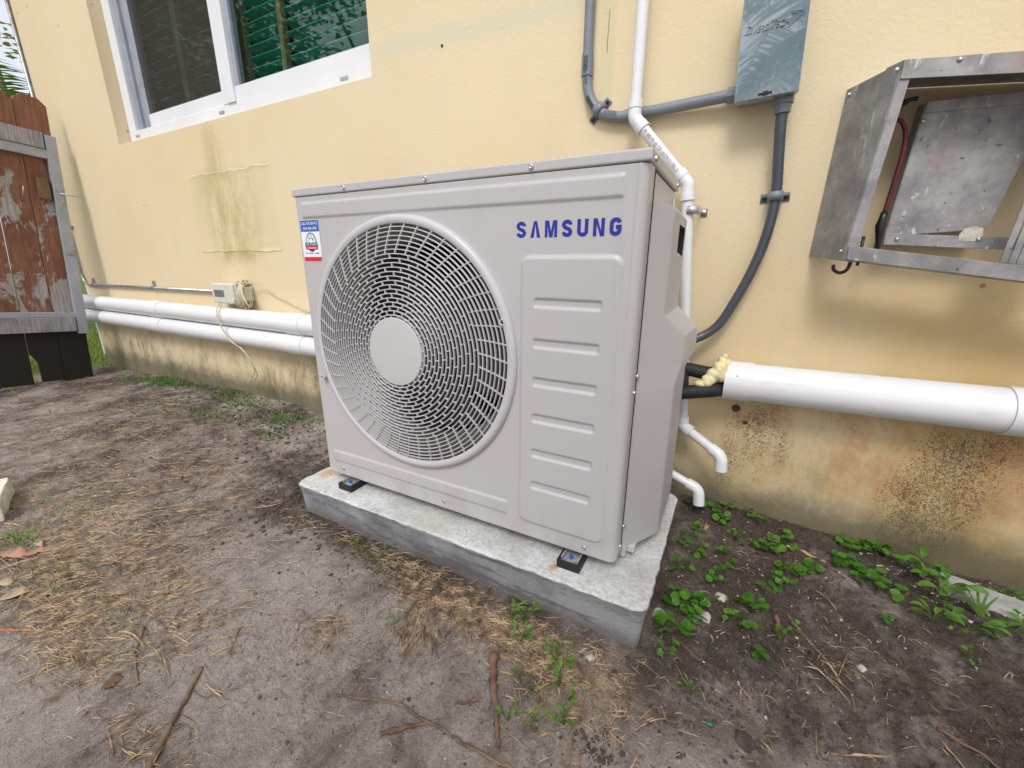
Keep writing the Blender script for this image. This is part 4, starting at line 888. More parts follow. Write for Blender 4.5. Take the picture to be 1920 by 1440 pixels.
b = MB(); b.tube([p-o8 for p in spline([(1.235,.47,.68),(1.243,.468,.665),(1.247,.463,.64),(1.247,.463,.615),(1.243,.463,.600),(1.232,.463,.594),(1.220,.463,.600),(1.217,.463,.612)], 6)], .0038, 8); b.build('hook', M['black'], bc, smooth=True); b = MB(); b.tube([Vector(p)-o8 for p in ((1.262,.47,.672),(1.262,.47,.61))], .0032, 8); b.build('hook', M['black'], bc, smooth=True)

# ------------------------------------------------------------------ gate
gt = empty('wooden_gate', (-2.95,.37,-.205), 'sagging wooden gate of red-brown pickets in a grey steel frame', 'gate', rot=(R(-4.6),0,0))
gw = [.142,.138,.140,.139,.141,.140,.138]; y = 0; rnd = random.Random(8)
for k, wd_ in enumerate(gw):
    top = 1.79+(-.012 if k else 0)+rnd.uniform(-.01,.01); bot = (.0 if k == 0 else .015) + rnd.uniform(-.008,.008); ch = .035; t0, t1 = -.019, 0.0
    prof = [(0,bot),(0,top-ch),(ch,top),(wd_-ch,top),(wd_,top-ch),(wd_,bot)]
    if k == 2: prof = [(0,bot),(0,top-ch),(ch,top),(wd_-ch,top),(wd_,top-ch),(wd_,bot)]
    if k == 1: prof = [(0,bot),(0,top-ch),(ch,top),(wd_-ch,top),(wd_,top-ch),(wd_,bot+.19),(wd_-.012,bot+.17),(wd_-.030,bot+.13),(wd_-.034,bot)]
    b = MB(); n_ = len(prof); vs = [Vector((t0,-p[0],p[1])) for p in prof]+[Vector((t1,-p[0],p[1])) for p in prof]
    b.add(vs, [tuple(reversed(range(n_))), tuple(n_+i for i in range(n_))]+[(i,(i+1) % n_,n_+(i+1) % n_,n_+i) for i in range(n_)])
    o = b.build('picket', M['picket'], gt, bevel=.002, loc=(rnd.uniform(-.002,.001),-y,0), rot=(R(rnd.uniform(-.25,.25)),0,0)); y += wd_+rnd.uniform(.003,.007)
def GB(name, bxs, mat, **k):
    b = MB()
    for q in bxs: b.box((q[0],-q[4],q[2]),(q[3],-q[1],q[5]))
    return b.build(name, mat, gt, **k)
GB('steel_post', [(.002,-.006,.335,.034,.046,1.575)], M['gatesteel'], bevel=.002)
GB('steel_rail', [(.002,.046,1.435,.030,.98,1.488)], M['gatesteel'], bevel=.002); GB('steel_rail', [(.002,.046,.448,.030,.98,.482)], M['gatesteel'], bevel=.002)
GB('wooden_rail', [(.003,.052,1.490,.036,.98,1.583)], M['railwood'], bevel=.003); GB('wooden_rail', [(.003,.052,.352,.036,.98,.446)], M['railwood'], bevel=.003)
GB('wood_block', [(.002,.060,1.19,.030,.112,1.315)], M['blockwood'], bevel=.004)
GB('latch_plate', [(.034,.002,1.17,.038,.026,1.27)], M['gatesteel'], bevel=.001)
b = MB(); b.tube([(.045,-.022,1.235),(.050,.06,1.232),(.05,.072,1.225)], .0035, 8); b.build('latch_rod', M['steelgrey'], gt, smooth=True)
for z in (1.19,1.255): b = MB(); b.lathe([(.005,0),(.004,.003),(.00001,.0035)], 10, T(.038,-.014,z) @ Matrix.Rotation(PI/2,4,'Y')); b.build('bolt', M['steelgrey'], gt, smooth=True)
b = MB(); b.tube([(.002,-.175,1.25),(.012,-.172,1.245),(.004,-.185,1.16)], .003, 6); b.build('staple', M['steelgrey'], gt, smooth=True)

# ------------------------------------------------------------------ ground litter
rnd = random.Random(11)
def pool(n):
    return [rnd.random() for _ in range(n)]
def straws(name, label, areas, seed, wm=1.0):
    rd = random.Random(seed); b = MB()
    for (cx, cy, sx, sy, cnt, ang, spread, lmin, lmax) in areas:
        for _ in range(cnt):
            x = rd.gauss(cx, sx); y = rd.gauss(cy, sy)
            if y > .56: y = .56-rd.random()*.03
            if px0-.0 < x < px1 and y > py0-.003: 
                if rd.random() < .8: y = py0-.004-abs(rd.gauss(0, .03))
                else: continue
            L = rd.uniform(lmin, lmax)*rd.uniform(.4, 1); a_ = R(ang)+rd.gauss(0, spread); k = rd.gauss(0, 9 if wm == 1 else 6); wd_ = rd.uniform(.0003, .0010)*wm; seg = 4 if wm == 1 else 9
            pts = []; px, py = x, y; lift = rd.uniform(0.0, .006)*(2 if rd.random() < .1 else 1)
            for i in range(seg+1):
                pts.append((px, py)); px += math.cos(a_)*L/seg; py += math.sin(a_)*L/seg; a_ += k*L/seg
            arr = np.array(pts); zs_ = ground_z(arr[:, 0], arr[:, 1]); zb = zs_+.0012; m1 = zb.max()
            vs = []
            for i, (qx, qy) in enumerate(pts):
                t = i/seg; z = zb[i]*.5+m1*.5+lift*math.sin(PI*t); i0 = max(i-1, 0); i1 = min(i+1, seg); dx = pts[i1][0]-pts[i0][0]; dy = pts[i1][1]-pts[i0][1]; L2 = math.hypot(dx, dy)+1e-9
                nx, ny = -dy/L2*wd_, dx/L2*wd_; tp = 1-.7*abs(2*t-1)**3
                vs += [(qx+nx*tp, qy+ny*tp, z), (qx-nx*tp, qy-ny*tp, z), (qx, qy, z+wd_*1.1)]
            fs = []
            for i in range(seg): fs += [(3*i, 3*i+3, 3*i+5, 3*i+2), (3*i+2, 3*i+5, 3*i+4, 3*i+1)]
            b.add(vs, fs)
    return tag(b.build(name, M['straw']), label, 'dry grass', kind='stuff')
straws('straw_litter', 'dry straw and root bits strewn over the ground left of the pad', [
    (-.75,-.30,.40,.14,1100,25,.5,.03,.10), (-.45,-.47,.20,.07,900,30,.6,.02,.09), (-.25,-.56,.15,.045,650,35,.7,.02,.08), (-.05,-.60,.09,.03,330,40,.8,.02,.07), (-.12,-.42,.16,.03,260,35,.6,.02,.10), (0.02,-.48,.10,.03,160,30,.6,.02,.08), (-1.4,-.05,.5,.15,700,20,.5,.03,.12), (-1.6,.25,.5,.12,300,15,.6,.02,.09), (-.3,-.1,.4,.2,260,30,.8,.02,.07), (.3,-.62,.05,.02,80,50,.9,.02,.06), (-2.6,.1,.3,.2,250,10,.5,.03,.10)], 21)
straws('straw_litter', 'dry straw matted along the front of the concrete pad', [
    (.55,-.14,.12,.03,700,-15,.8,.015,.07), (.75,-.16,.12,.035,800,-10,.9,.015,.06), (.30,-.10,.14,.02,380,-15,.8,.015,.05), (.52,-.20,.03,.05,120,-60,.3,.03,.09), (.85,-.20,.08,.04,300,0,1.2,.015,.06), (.36,-.34,.05,.03,120,0,1.2,.02,.07), (.88,-.28,.08,.05,110,60,.9,.02,.06)], 22)
straws('straw_litter', 'thin dry stems scattered over the dark soil right of the pad', [
    (1.15,.10,.14,.15,150,40,1.3,.008,.04), (1.35,.10,.10,.05,40,-25,.7,.01,.05), (1.22,-.06,.15,.07,40,-30,1.2,.01,.04), (1.5,.2,.15,.12,90,0,1.3,.008,.035), (1.28,.08,.03,.02,25,-40,1.2,.01,.03), (1.1,-.14,.05,.02,30,-20,1.0,.01,.03), (1.2,.38,.15,.08,150,-10,1.2,.01,.04), (.6,-.35,.5,.1,420,0,2,.008,.03), (1.0,-.15,.4,.15,350,0,2,.006,.03)], 23)
straws('root_strands', 'longer tan grass runners tangled in the straw at the left and before the pad', [
    (-.55,-.40,.30,.10,60,25,.4,.08,.20), (-.2,-.52,.2,.06,40,30,.6,.06,.15), (.05,-.48,.12,.05,14,40,.8,.05,.13), (.30,-.60,.05,.02,12,20,1.5,.04,.08), (.52,-.20,.03,.04,14,-65,.2,.06,.12), (.75,-.18,.15,.05,22,0,1.0,.04,.09), (.87,-.27,.06,.05,14,60,.7,.04,.08), (1.28,.05,.15,.10,10,-45,.5,.05,.10), (1.13,-.10,.06,.04,7,0,2,.03,.06), (.3,-.4,.15,.08,10,40,.9,.05,.12), (-1.2,-.1,.5,.15,40,20,.4,.08,.2)], 24, 1.7)
# soil crumbs, as one mass per kind
def crumbs(name, label, mat, areas, seed, kind='stuff'):
    rd = random.Random(seed); b = MB(); ico = bmesh.new(); bmesh.ops.create_icosphere(ico, subdivisions=1, radius=1); iv = [v.co.copy() for v in ico.verts]; fi = [tuple(v.index for v in f.verts) for f in ico.faces]; ico.free()
    for (cx, cy, sx, sy, cnt, r0, r1) in areas:
        for _ in range(cnt):
            x = rd.gauss(cx, sx); y = rd.gauss(cy, sy)
            if y > .565 or (px0-.004 < x < px1+.004 and y > py0-.006): continue
            r_ = r0+(r1-r0)*rd.random()**3; z = gz(x, y)+r_*.15; e = Vector((rd.uniform(.7,1.3), rd.uniform(.7,1.3), rd.uniform(.5,.9))); q = Matrix.Rotation(rd.random()*6, 3, 'Z')
            b.add([(q @ Vector((v.x*e.x, v.y*e.y, v.z*e.z))*r_*(1+rd.uniform(-.25,.25))+Vector((x, y, z))) for v in iv], fi)
    return tag(b.build(name, mat), label, 'soil', kind=kind)
crumbs('soil_crumbs', 'loose crumbs of dark soil beside and in front of the pad', M['clod'], [(1.08,.02,.09,.10,900,.001,.006),(1.2,.3,.18,.15,700,.001,.005),(.2,-.12,.2,.03,500,.001,.006),(-.15,.02,.08,.10,500,.001,.010),(-.5,.2,.3,.15,700,.001,.008),(.8,-.32,.35,.1,500,.0008,.003),(-.6,-.3,.5,.2,700,.001,.005),(1.4,.0,.2,.15,500,.001,.004),(-1.2,.35,.4,.1,300,.002,.010),(.93,-.27,.02,.02,120,.001,.005)], 31)
crumbs('sand_lumps', 'little lumps of trodden sand all over the ground', M['soil'], [(.4,-.40,.35,.14,2600,.0006,.0045),(-.5,-.15,.4,.2,2200,.001,.006),(1.25,-.02,.22,.14,1500,.0008,.004),(-1.3,.1,.5,.2,900,.002,.008),(1.25,.3,.22,.12,900,.0008,.005)], 33)
crumbs('shell_grit', 'white specks of shell grit in the sandy soil', M['stone'], [(.5,-.35,.4,.15,420,.0006,.0018),(1.3,0,.3,.2,420,.0006,.0022),(-.6,-.1,.6,.25,420,.0008,.003),(1.62,.48,.08,.04,420,.001,.0042),(1.2,.25,.2,.2,260,.0008,.0035),(-.75,.35,.2,.08,300,.001,.005)], 32)
def stone(x, y, r_, label, mat='stone', sq=.6, seed=0):
    rd = random.Random(seed); bm = bmesh.new(); bmesh.ops.create_icosphere(bm, subdivisions=3, radius=r_)
    for v in bm.verts:
        k = 1+mnoise.noise(v.co/r_*1.3+Vector((seed*3.1,0,0)))*.5; v.co = Vector((v.co.x*k*1.2, v.co.y*k, v.co.z*k*sq))
    me = bpy.data.meshes.new('stone'); bm.to_mesh(me); bm.free(); me.materials.append(M[mat]); me.polygons.foreach_set('use_smooth', [True]*len(me.polygons))
    return tag(link('stone', me, loc=(x, y, gz(x, y)+r_*.2), rot=(0,0,rd.random()*6)), label, 'stone')
stone(1.34,.105,.007,'small white pebble in the dirt right of the pad, by the long dry stem', seed=1)
stone(1.095,.165,.012,'chalky white stone among the round-leaved weeds right of the pad', seed=2)
stone(1.065,.088,.012,'pale tan stone lying between weed leaves near the pad corner', seed=3)
stone(.975,.055,.014,'cream stone tucked against the right side of the concrete pad', seed=4)
stone(.875,-.128,.007,'small white stone near the front right corner of the pad', seed=5)
stone(1.14,-.15,.014,'flat dark brown lump pressed in the dirt at the bottom right', 'clod', .4, 6)
stone(.115,-.583,.012,'brown nut-like lump on the sand at the lower left', 'root', .6, 7)
stone(.505,-.135,.012,'dark clod of earth in the straw before the pad', 'clod', .8, 8)
def slab(name, label, cat, c_, sx, sy, sz, rz, mat, tilt=(0,0), seed=0):
    rd = random.Random(seed); bm = bmesh.new(); bmesh.ops.create_cube(bm, size=1); bmesh.ops.subdivide_edges(bm, edges=bm.edges, cuts=5, use_grid_fill=True)
    for v in bm.verts:
        v.co = Vector((v.co.x*sx, v.co.y*sy, v.co.z*sz)); k = mnoise.noise(v.co*25+Vector((seed,0,0)))*.006; v.co += Vector((k, k, k*.5))
    me = bpy.data.meshes.new(name); bm.to_mesh(me); bm.free(); me.materials.append(M[mat]); o = link(name, me, loc=c_, rot=(tilt[0], tilt[1], rz)); bv = o.modifiers.new('bevel','BEVEL'); bv.width = .003; bv.segments = 2; bv.limit_method = 'ANGLE'
    return tag(o, label, cat)
slab('stone_slab', 'broken grey stone slab lying by the wall at the right edge', 'paving stone', (1.655,.462,-.142), .19, .075, .022, R(-14), 'paver', (R(4),R(2)), 1)
slab('concrete_block', 'corner of a whitish concrete block poking in at the left edge', 'concrete block', (-.935,-.565,-.105), .22, .18, .06, R(-18), 'whiteslab', seed=2)
def branch(name, label, pts, r_, mat, forks=(), wob=.004, cat='stick', seed=0):
    rd = random.Random(seed); P3 = []
    sp = spline([(x, y, 0) for x, y in pts], 7); n_ = len(sp)
    for i, p in enumerate(sp):
        t = i/(n_-1); z = gz(p.x, p.y); P3.append(Vector((p.x+rd.uniform(-wob,wob), p.y+rd.uniform(-wob,wob), z+(r_[0]+(r_[1]-r_[0])*t)*.7)))
    for _ in range(2): P3 = [P3[0]]+[(P3[i-1]+P3[i]*2+P3[i+1])/4 for i in range(1, n_-1)]+[P3[-1]]
    base_ = P3[0].copy(); b = MB(); b.tube([p-base_ for p in P3], [(r_[0]+(r_[1]-r_[0])*i/(n_-1))*(1+rd.uniform(-.3,.3)) for i in range(n_)], 8)
    o = tag(b.build(name, M[mat], smooth=True, loc=base_), label, cat)
    for v_ in o.data.vertices:
        q_ = v_.co+base_; n3 = mnoise.noise(Vector((q_.x*90, q_.y*90, q_.z*160+seed)))+.5*mnoise.noise(q_*260); v_.co += Vector((n3, -n3, abs(n3)))*max(r_)*.28
    for fk in forks:
        q = [Vector((x, y, gz(x, y)+.002)) for x, y in fk]; c_ = MB(); nq = 4*(len(q)-1)+1; c_.tube([p-base_ for p in spline(q, 4)], [min(r_)*(.45-.3*i/nq) for i in range(nq)], 6); c_.build('side_shoot', M[mat], o, smooth=True)
    return o
branch('stick', 'thick brown stick at the bottom left running off the photo', [(.240,-.495),(.262,-.525),(.285,-.553),(.31,-.585),(.352,-.635)], (.0028,.0052), 'stick', [[(.262,-.525),(.30,-.52),(.335,-.485)],[(.30,-.57),(.33,-.56),(.36,-.575)]], .002, seed=1)
branch('root', 'gnarled dark brown root lying upright in the sand before the pad', [(.705,-.212),(.722,-.240),(.745,-.275),(.765,-.305),(.790,-.342)], (.0085,.003), 'root', wob=.003, cat='root', seed=2)
branch('twig', 'long thin tan twig crossing the sand at the bottom centre', [(.49,-.405),(.54,-.385),(.60,-.365),(.66,-.362),(.72,-.365),(.78,-.362),(.83,-.358),(.87,-.362)], (.0022,.0032), 'stick', [[(.66,-.362),(.70,-.34)]], .002, cat='twig', seed=3)
branch('stick', 'short dark stick half buried left of the gnarled root', [(.612,-.415),(.64,-.385),(.665,-.362)], (.0042,.002), 'root', wob=.002, seed=4)
branch('root', 'small dark root just left of the gnarled one', [(.690,-.318),(.71,-.305),(.728,-.290)], (.0016,.003), 'root', wob=.001, cat='root', seed=5)
branch('twig', 'dark bent twig lying in the straw before the pad', [(.44,-.165),(.47,-.155),(.505,-.152)], (.004,.006), 'root', wob=.001, cat='twig', seed=6)
branch('twig', 'long pale dry stem on the dark soil right of the pad', [(1.225,.195),(1.25,.15),(1.275,.10),(1.30,.055)], (.0015,.0022), 'straw', [[(1.30,.10),(1.33,.10)]], .001, cat='twig', seed=7)
branch('twig', 'thin straight stem lying at the bottom right', [(1.26,-.105),(1.30,-.085),(1.345,-.065)], (.0018,.0018), 'straw', wob=.001, cat='twig', seed=8)
branch('twig', 'dark crooked twig near the right edge of the ground', [(1.42,.02),(1.47,-.0),(1.50,-.03),(1.56,-.035)], (.003,.0035), 'root', wob=.002, cat='twig', seed=9)
branch('twig', 'split pale stick between the weeds right of the pad', [(1.19,.455),(1.235,.445),(1.29,.435),(1.33,.43)], (.004,.003), 'straw', wob=.002, cat='twig', seed=10)
branch('frond_stalk', 'orange shard of palm stalk at the lower left edge', [(-.23,-.645),(-.195,-.625),(-.165,-.605)], (.0035,.002), 'orangebark', wob=.001, cat='stalk', seed=12)
branch('twig', 'dry forked stem in the sand at the lower left', [(.02,-.50),(.045,-.515),(.07,-.535),(.10,-.545),(.17,-.565)], (.0035,.0015), 'stick', [[(.045,-.515),(.06,-.49)]], .002, cat='twig', seed=13)
branch('twig', 'straight thin stem lying left of the thick stick', [(.20,-.40),(.23,-.43),(.25,-.455)], (.0012,.0012), 'straw', wob=.0005, cat='twig', seed=14)
branch('twig', 'dark grey curved root among the weeds right of the pad corner', [(1.20,.165),(1.205,.145),(1.195,.12)], (.005,.004), 'root', wob=.001, cat='twig', seed=15)
def leaf_mesh(L, W, nseg=6, cup=.15, fold=.1):
    b = MB(); vs = []
    jr = random.Random(int(L*9999)); jt = fold > .45
    for i in range(nseg+1):
        t = i/nseg; wd_ = W*math.sin(PI*min(1, t*.96+.02))**.8/2*(jr.uniform(.75,1.15) if jt else 1); z = cup*L*math.sin(PI*t)+(jr.uniform(-.04,.06)*L if jt else 0)
        vs += [(L*t, -wd_, z+fold*wd_), (L*t, 0, z), (L*t, wd_, z+fold*wd_)]
    fs = []
    for i in range(nseg): fs += [(3*i,3*i+3,3*i+4,3*i+1),(3*i+1,3*i+4,3*i+5,3*i+2)]
    b.add(vs, fs); return b
for i, (x, y, L, W, a_, mt, lab) in enumerate([(-.565,-.57,.075,.03,25,'dryleaf','large pinkish-brown dried leaf at the left edge below the concrete block'), (-.51,-.548,.06,.024,60,'dryleaf','dried brown leaf curled beside the pinkish one at the left edge'), (-.43,-.60,.045,.02,10,'tanleaf','tan dried leaf on the straw at the left edge'), (-.34,-.622,.05,.03,70,'tanleaf','crumpled pale brown leaf on the straw at the lower left edge'), (-.58,-.505,.05,.015,0,'tanleaf','thin pale husk beside the concrete block'), (1.30,.375,.03,.02,40,'dryleaf','small reddish dried leaf among the weeds by the wall'), (1.04,.40,.07,.012,80,'tanleaf','withered brown blade standing by the pad behind the weeds')]):
    b = leaf_mesh(L, W, 7, .12, .5); o = tag(b.build('dried_leaf', M[mt], smooth=True, loc=(x,y,gz(x,y)+.004), rot=(.15,.1,R(a_))), lab, 'dried leaf')
    sl = o.modifiers.new('solid','SOLIDIFY'); sl.thickness = .0006
M['greenbit'] = simple('green_plastic', (0.0,0.35,0.22), 0.4)
b = leaf_mesh(.010, .005, 4, .1); tag(b.build('plastic_scrap', M['greenbit'], loc=(1.083,-.15,gz(1.083,-.15)+.003)), 'tiny bright green plastic scrap on the sand at the bottom right', 'litter')

# ------------------------------------------------------------------ weeds
def round_leaf(r_, n=11, seed=0):
    rd = random.Random(seed); b = MB(); vs = [(r_*.15, 0, -.0015)]
    for j in range(n):
        a_ = 2*PI*j/n; k = r_*(1+rd.uniform(-.06,.06))*(0.78 if j == 0 else 1); vs.append((math.cos(a_+PI)*k, math.sin(a_+PI)*k, .0012*math.sin(3*a_)))
    b.add(vs, [(0, 1+j, 1+(j+1) % n) for j in range(n)]); me = bpy.data.meshes.new('leaf'); me.from_pydata(b.v, [], b.f); me.materials.append(M['clover']); me.polygons.foreach_set('use_smooth', [True]*len(me.polygons)); return me
RL = [round_leaf(r_, seed=i) for i, r_ in enumerate((.0048,.0068,.0088,.0110))]
OL = []
for L, W in ((.010,.0045),(.016,.0075),(.027,.013),(.038,.019)):
    b = leaf_mesh(L, W, 5, .12, .35); me = bpy.data.meshes.new('leaf'); me.from_pydata(b.v, [], b.f); me.materials.append(M['weed']); me.polygons.foreach_set('use_smooth', [True]*len(me.polygons)); OL.append(me)
wr = random.Random(77)
def sprig(root, stem, x, y, n_, size, kind='round', hmax=.035):
    o_ = Vector(root.location); z0 = gz(x, y)
    for _ in range(n_):
        a_ = wr.random()*2*PI; d_ = wr.uniform(.003,.019)*(1+size*.25); h_ = wr.uniform(.008,hmax); p = Vector((x+math.cos(a_)*d_, y+math.sin(a_)*d_, z0+h_)); p.y = min(p.y, WY-.012)
        if p.x < px1+.010 and p.y > py0-.012: p.x = px1+.010+wr.random()*.01 if x > .9 else p.x
        p.z = max(p.z, gz(p.x, p.y)+.006)
        b0 = Vector((x, y, z0-.004)); stem.tube([b0-o_, (b0+p)/2-o_+Vector((0,0,.004)), p-o_], .0007, 4, cap=False)
        if kind == 'round': link('leaf', RL[min(3, max(0, size+wr.choice((-1,0,0,1))))], root, loc=p-o_, rot=(wr.gauss(0,.35), wr.gauss(0,.35), a_))
        else: link('leaf', OL[min(3, max(0, size+wr.choice((-1,0,0))))], root, loc=p-o_, rot=(wr.gauss(0,.3), wr.uniform(-.5,.15), a_))
def plant(name, label, cat, spots, size, kind='round', group=None, lo_=4, hi_=8, hmax=.028):
    x, y = spots[0]; root = empty(name, (x, y, gz(x, y)), label, cat, group); st_ = MB()
    for (x, y) in spots: sprig(root, st_, x, y, wr.randint(lo_, hi_), size, kind, hmax)
    st_.build('stem', M['stem'], root); return root
RW = 'round-leaved weeds right of the pad'
for lab, size, sp in [
    ('biggest light green round leaves tight against the front right side of the pad', 3, [(.990,.10),(1.0,.075),(1.02,.11)]),
    ('round leaves spreading away from the pad behind the big light green ones', 2, [(1.03,.12),(1.05,.11),(1.06,.125)]),
    ('dark round leaves in the shade of the pad near the elbow drain', 1, [(.992,.31),(1.03,.33),(1.0,.36),(1.02,.40)]),
    ('pair of weeds halfway along the right side of the pad', 2, [(.978,.20),(1.0,.21)]),
    ('low round leaves at the front right corner of the pad', 2, [(.965,.02),(.995,.02)]),
    ('bright round leaves half a hand right of the pad corner', 3, [(1.04,.06),(1.02,.045)]),
    ('lone round leaf on bare soil nearest the pad corner', 1, [(1.01,-.04)]),
    ('weeds under the lower white elbow by the wall', 2, [(1.09,.545),(1.06,.50),(1.08,.48),(1.04,.52),(1.0,.50)]),
    ('weeds at the wall foot just right of the white elbows', 2, [(1.18,.51),(1.15,.53)]),
    ('scattered round leaves on dark soil between pad and wall', 1, [(1.12,.42),(1.14,.39),(1.09,.33),(1.04,.29)]),
    ('small weeds on open dark soil right of the pad middle', 1, [(1.08,.24),(1.11,.29),(1.07,.21)]),
    ('leafy patch beside the split pale stick', 2, [(1.18,.40),(1.20,.39),(1.21,.41)]),
    ('bright round leaves just in front of the wall, right of the split stick', 3, [(1.24,.43),(1.24,.47),(1.29,.38),(1.27,.36)]),
    ('trailing weeds in front of the split pale stick', 1, [(1.23,.35),(1.23,.30),(1.22,.27)]),
    ('single sprig of round leaves on bare soil amid the right-hand dirt', 2, [(1.19,.23)]),
    ('tall thin sprig of two round leaves near the tan stone', 2, [(1.17,.15),(1.135,.16)]),
    ('tiny sprigs beside the pale tan stone', 1, [(1.12,.11),(1.14,.09)]),
    ('lone bright round leaf on the sand right of the pad corner', 2, [(1.17,.035)]),
    ('weeds climbing the foot of the yellow wall', 2, [(1.39,.545),(1.43,.555),(1.46,.55),(1.48,.55),(1.41,.53)]),
    ('dense dark green clump in the middle of the right-hand dirt', 3, [(1.36,.43),(1.38,.44),(1.40,.41),(1.43,.42),(1.45,.41),(1.43,.37),(1.40,.44)]),
    ('weeds at the right edge by the stone slab', 2, [(1.69,.50),(1.72,.49),(1.67,.40)]),
    ('small weeds scattered on the sand towards the right edge', 0, [(1.41,.26),(1.53,.22),(1.20,.10),(1.23,.14)])]:
    plant('round_leaf_weed', lab, 'weed', sp, size, 'round', RW)
plant('broadleaf_weed', 'broad-leaved bright green weed against the left end of the stone slab', 'weed', [(1.53,.50),(1.55,.47),(1.56,.44),(1.55,.41)], 3, 'oval', None, 6, 9, .05)
plant('broadleaf_weed', 'pale green leafy weed in front of the stone slab', 'weed', [(1.53,.34),(1.50,.31),(1.54,.31),(1.57,.33)], 2, 'oval', None, 4, 7)
plant('broadleaf_weed', 'green leafy weed below the right end of the stone slab', 'weed', [(1.60,.34),(1.63,.345),(1.66,.35)], 2, 'oval', None, 4, 7)
for lab, size, sp, k in [
    ('bushy bright green weed before the front of the pad', 1, [(.820,-.165),(.835,-.155),(.815,-.15),(.83,-.175)], 12),
    ('upright weed touching the front of the pad, leftmost there', 1, [(.695,-.095),(.70,-.10)], 6),
    ('weed with slender leaves at the pad front beside the upright one', 1, [(.722,-.110),(.728,-.105)], 6),
    ('tiny rosette on straw before the pad', 1, [(.740,-.148)], 7),
    ('small sprout right of the gnarled root', 0, [(.775,-.23),(.80,-.235)], 5),
    ('thin weed standing below the bushy one', 1, [(.845,-.208)], 5),
    ('low green weed at the lower middle of the sand', 1, [(.872,-.262),(.86,-.25)], 7),
    ('straggly weed right of the root tip', 0, [(.828,-.28),(.835,-.295)], 6),
    ('small green sprout beside the tip of the gnarled root', 0, [(.785,-.302)], 6),
    ('tiny green sprout in the sand left of the pad front', 0, [(.48,-.235)], 5),
    ('small dark green seedling on the sand at the bottom right', 0, [(1.055,-.105)], 5)]:
    plant('small_weed', lab, 'weed', sp, size, 'oval', None, k//len(sp)+1, k//len(sp)+3, .03)
# ground cover along the wall foot on the left, grass tufts
def blades(name, label, areas, seed, mat='weed', kind='stuff'):
    rd = random.Random(seed); b = MB()
    for (cx, cy, sx, sy, cnt, h0, h1, wd_) in areas:
        for _ in range(cnt):
            x = rd.gauss(cx, sx); y = min(rd.gauss(cy, sy), .567 if cx > -3.3 else 9); z = gz(x, y); h_ = rd.uniform(h0, h1); a_ = rd.random()*2*PI; ln = rd.uniform(.2,1.1)*h_
            dx, dy = math.cos(a_), math.sin(a_); nx, ny = -dy*wd_, dx*wd_; vs = []
            for i in range(4): t = i/3; q = ln*t*t; vs += [(x+dx*q+nx*(1-t*.9), y+dy*q+ny*(1-t*.9), z+h_*t*(1-.3*t)), (x+dx*q-nx*(1-t*.9), y+dy*q-ny*(1-t*.9), z+h_*t*(1-.3*t))]
            b.add(vs, [(2*i,2*i+1,2*i+3,2*i+2) for i in range(3)])
    return tag(b.build(name, M[mat]), label, 'grass', kind=kind)
blades('grass_fringe', 'short green grass and creeping weeds along the wall foot left of the unit', [(-2.55,.46,.15,.04,120,.02,.07,.002),(-2.15,.48,.15,.035,250,.015,.05,.003),(-1.7,.53,.3,.02,220,.01,.03,.003),(-1.35,.46,.14,.05,190,.01,.035,.004),(-1.0,.40,.25,.06,150,.008,.025,.004),(-.85,.43,.07,.04,80,.01,.035,.005),(-.78,.30,.08,.04,50,.01,.04,.004),(-1.55,.22,.15,.06,140,.008,.03,.002),(-1.2,.26,.1,.04,120,.008,.03,.0025)], 41)
blades('grass_tuft', 'thin green grass blades at the front left of the pad', [(.27,-.115,.05,.012,26,.02,.06,.0012),(.21,-.11,.01,.01,8,.03,.07,.0015),(.40,-.115,.03,.01,14,.015,.04,.001)], 42)
blades('grass_tuft', 'sparse dull green grass in the straw at the left', [(-.75,-.38,.12,.05,120,.01,.04,.0012),(-.35,-.52,.12,.03,110,.01,.03,.0012),(.0,-.53,.08,.02,70,.008,.025,.001),(-.62,-.52,.04,.02,60,.02,.05,.0015)], 43)
blades('lawn_grass', 'bright green lawn beyond the gate', [(-4.6,1.2,.7,.9,5200,.03,.10,.004),(-4.0,.4,.4,.5,1500,.03,.08,.003)], 44, 'bush')
b = MB()
for k in range(7):
    a_ = R(60+18*k); x, y = 1.605, .395; z = gz(x, y); L = .075+.01*(k % 3); vs = []
    for i in range(6): t = i/5; q = L*.8*t; wd_ = .004*(1-t)**.6; vs += [(x+math.cos(a_)*q-math.sin(a_)*wd_, y+math.sin(a_)*q*.4+math.cos(a_)*wd_, z+L*t*(1-.35*t)), (x+math.cos(a_)*q+math.sin(a_)*wd_, y+math.sin(a_)*q*.4-math.cos(a_)*wd_, z+L*t*(1-.35*t))]
    b.add(vs, [(2*i,2*i+1,2*i+3,2*i+2) for i in range(5)])
tag(b.build('grass_clump', M['palm']), 'dark green grass clump in front of the stone slab', 'grass')

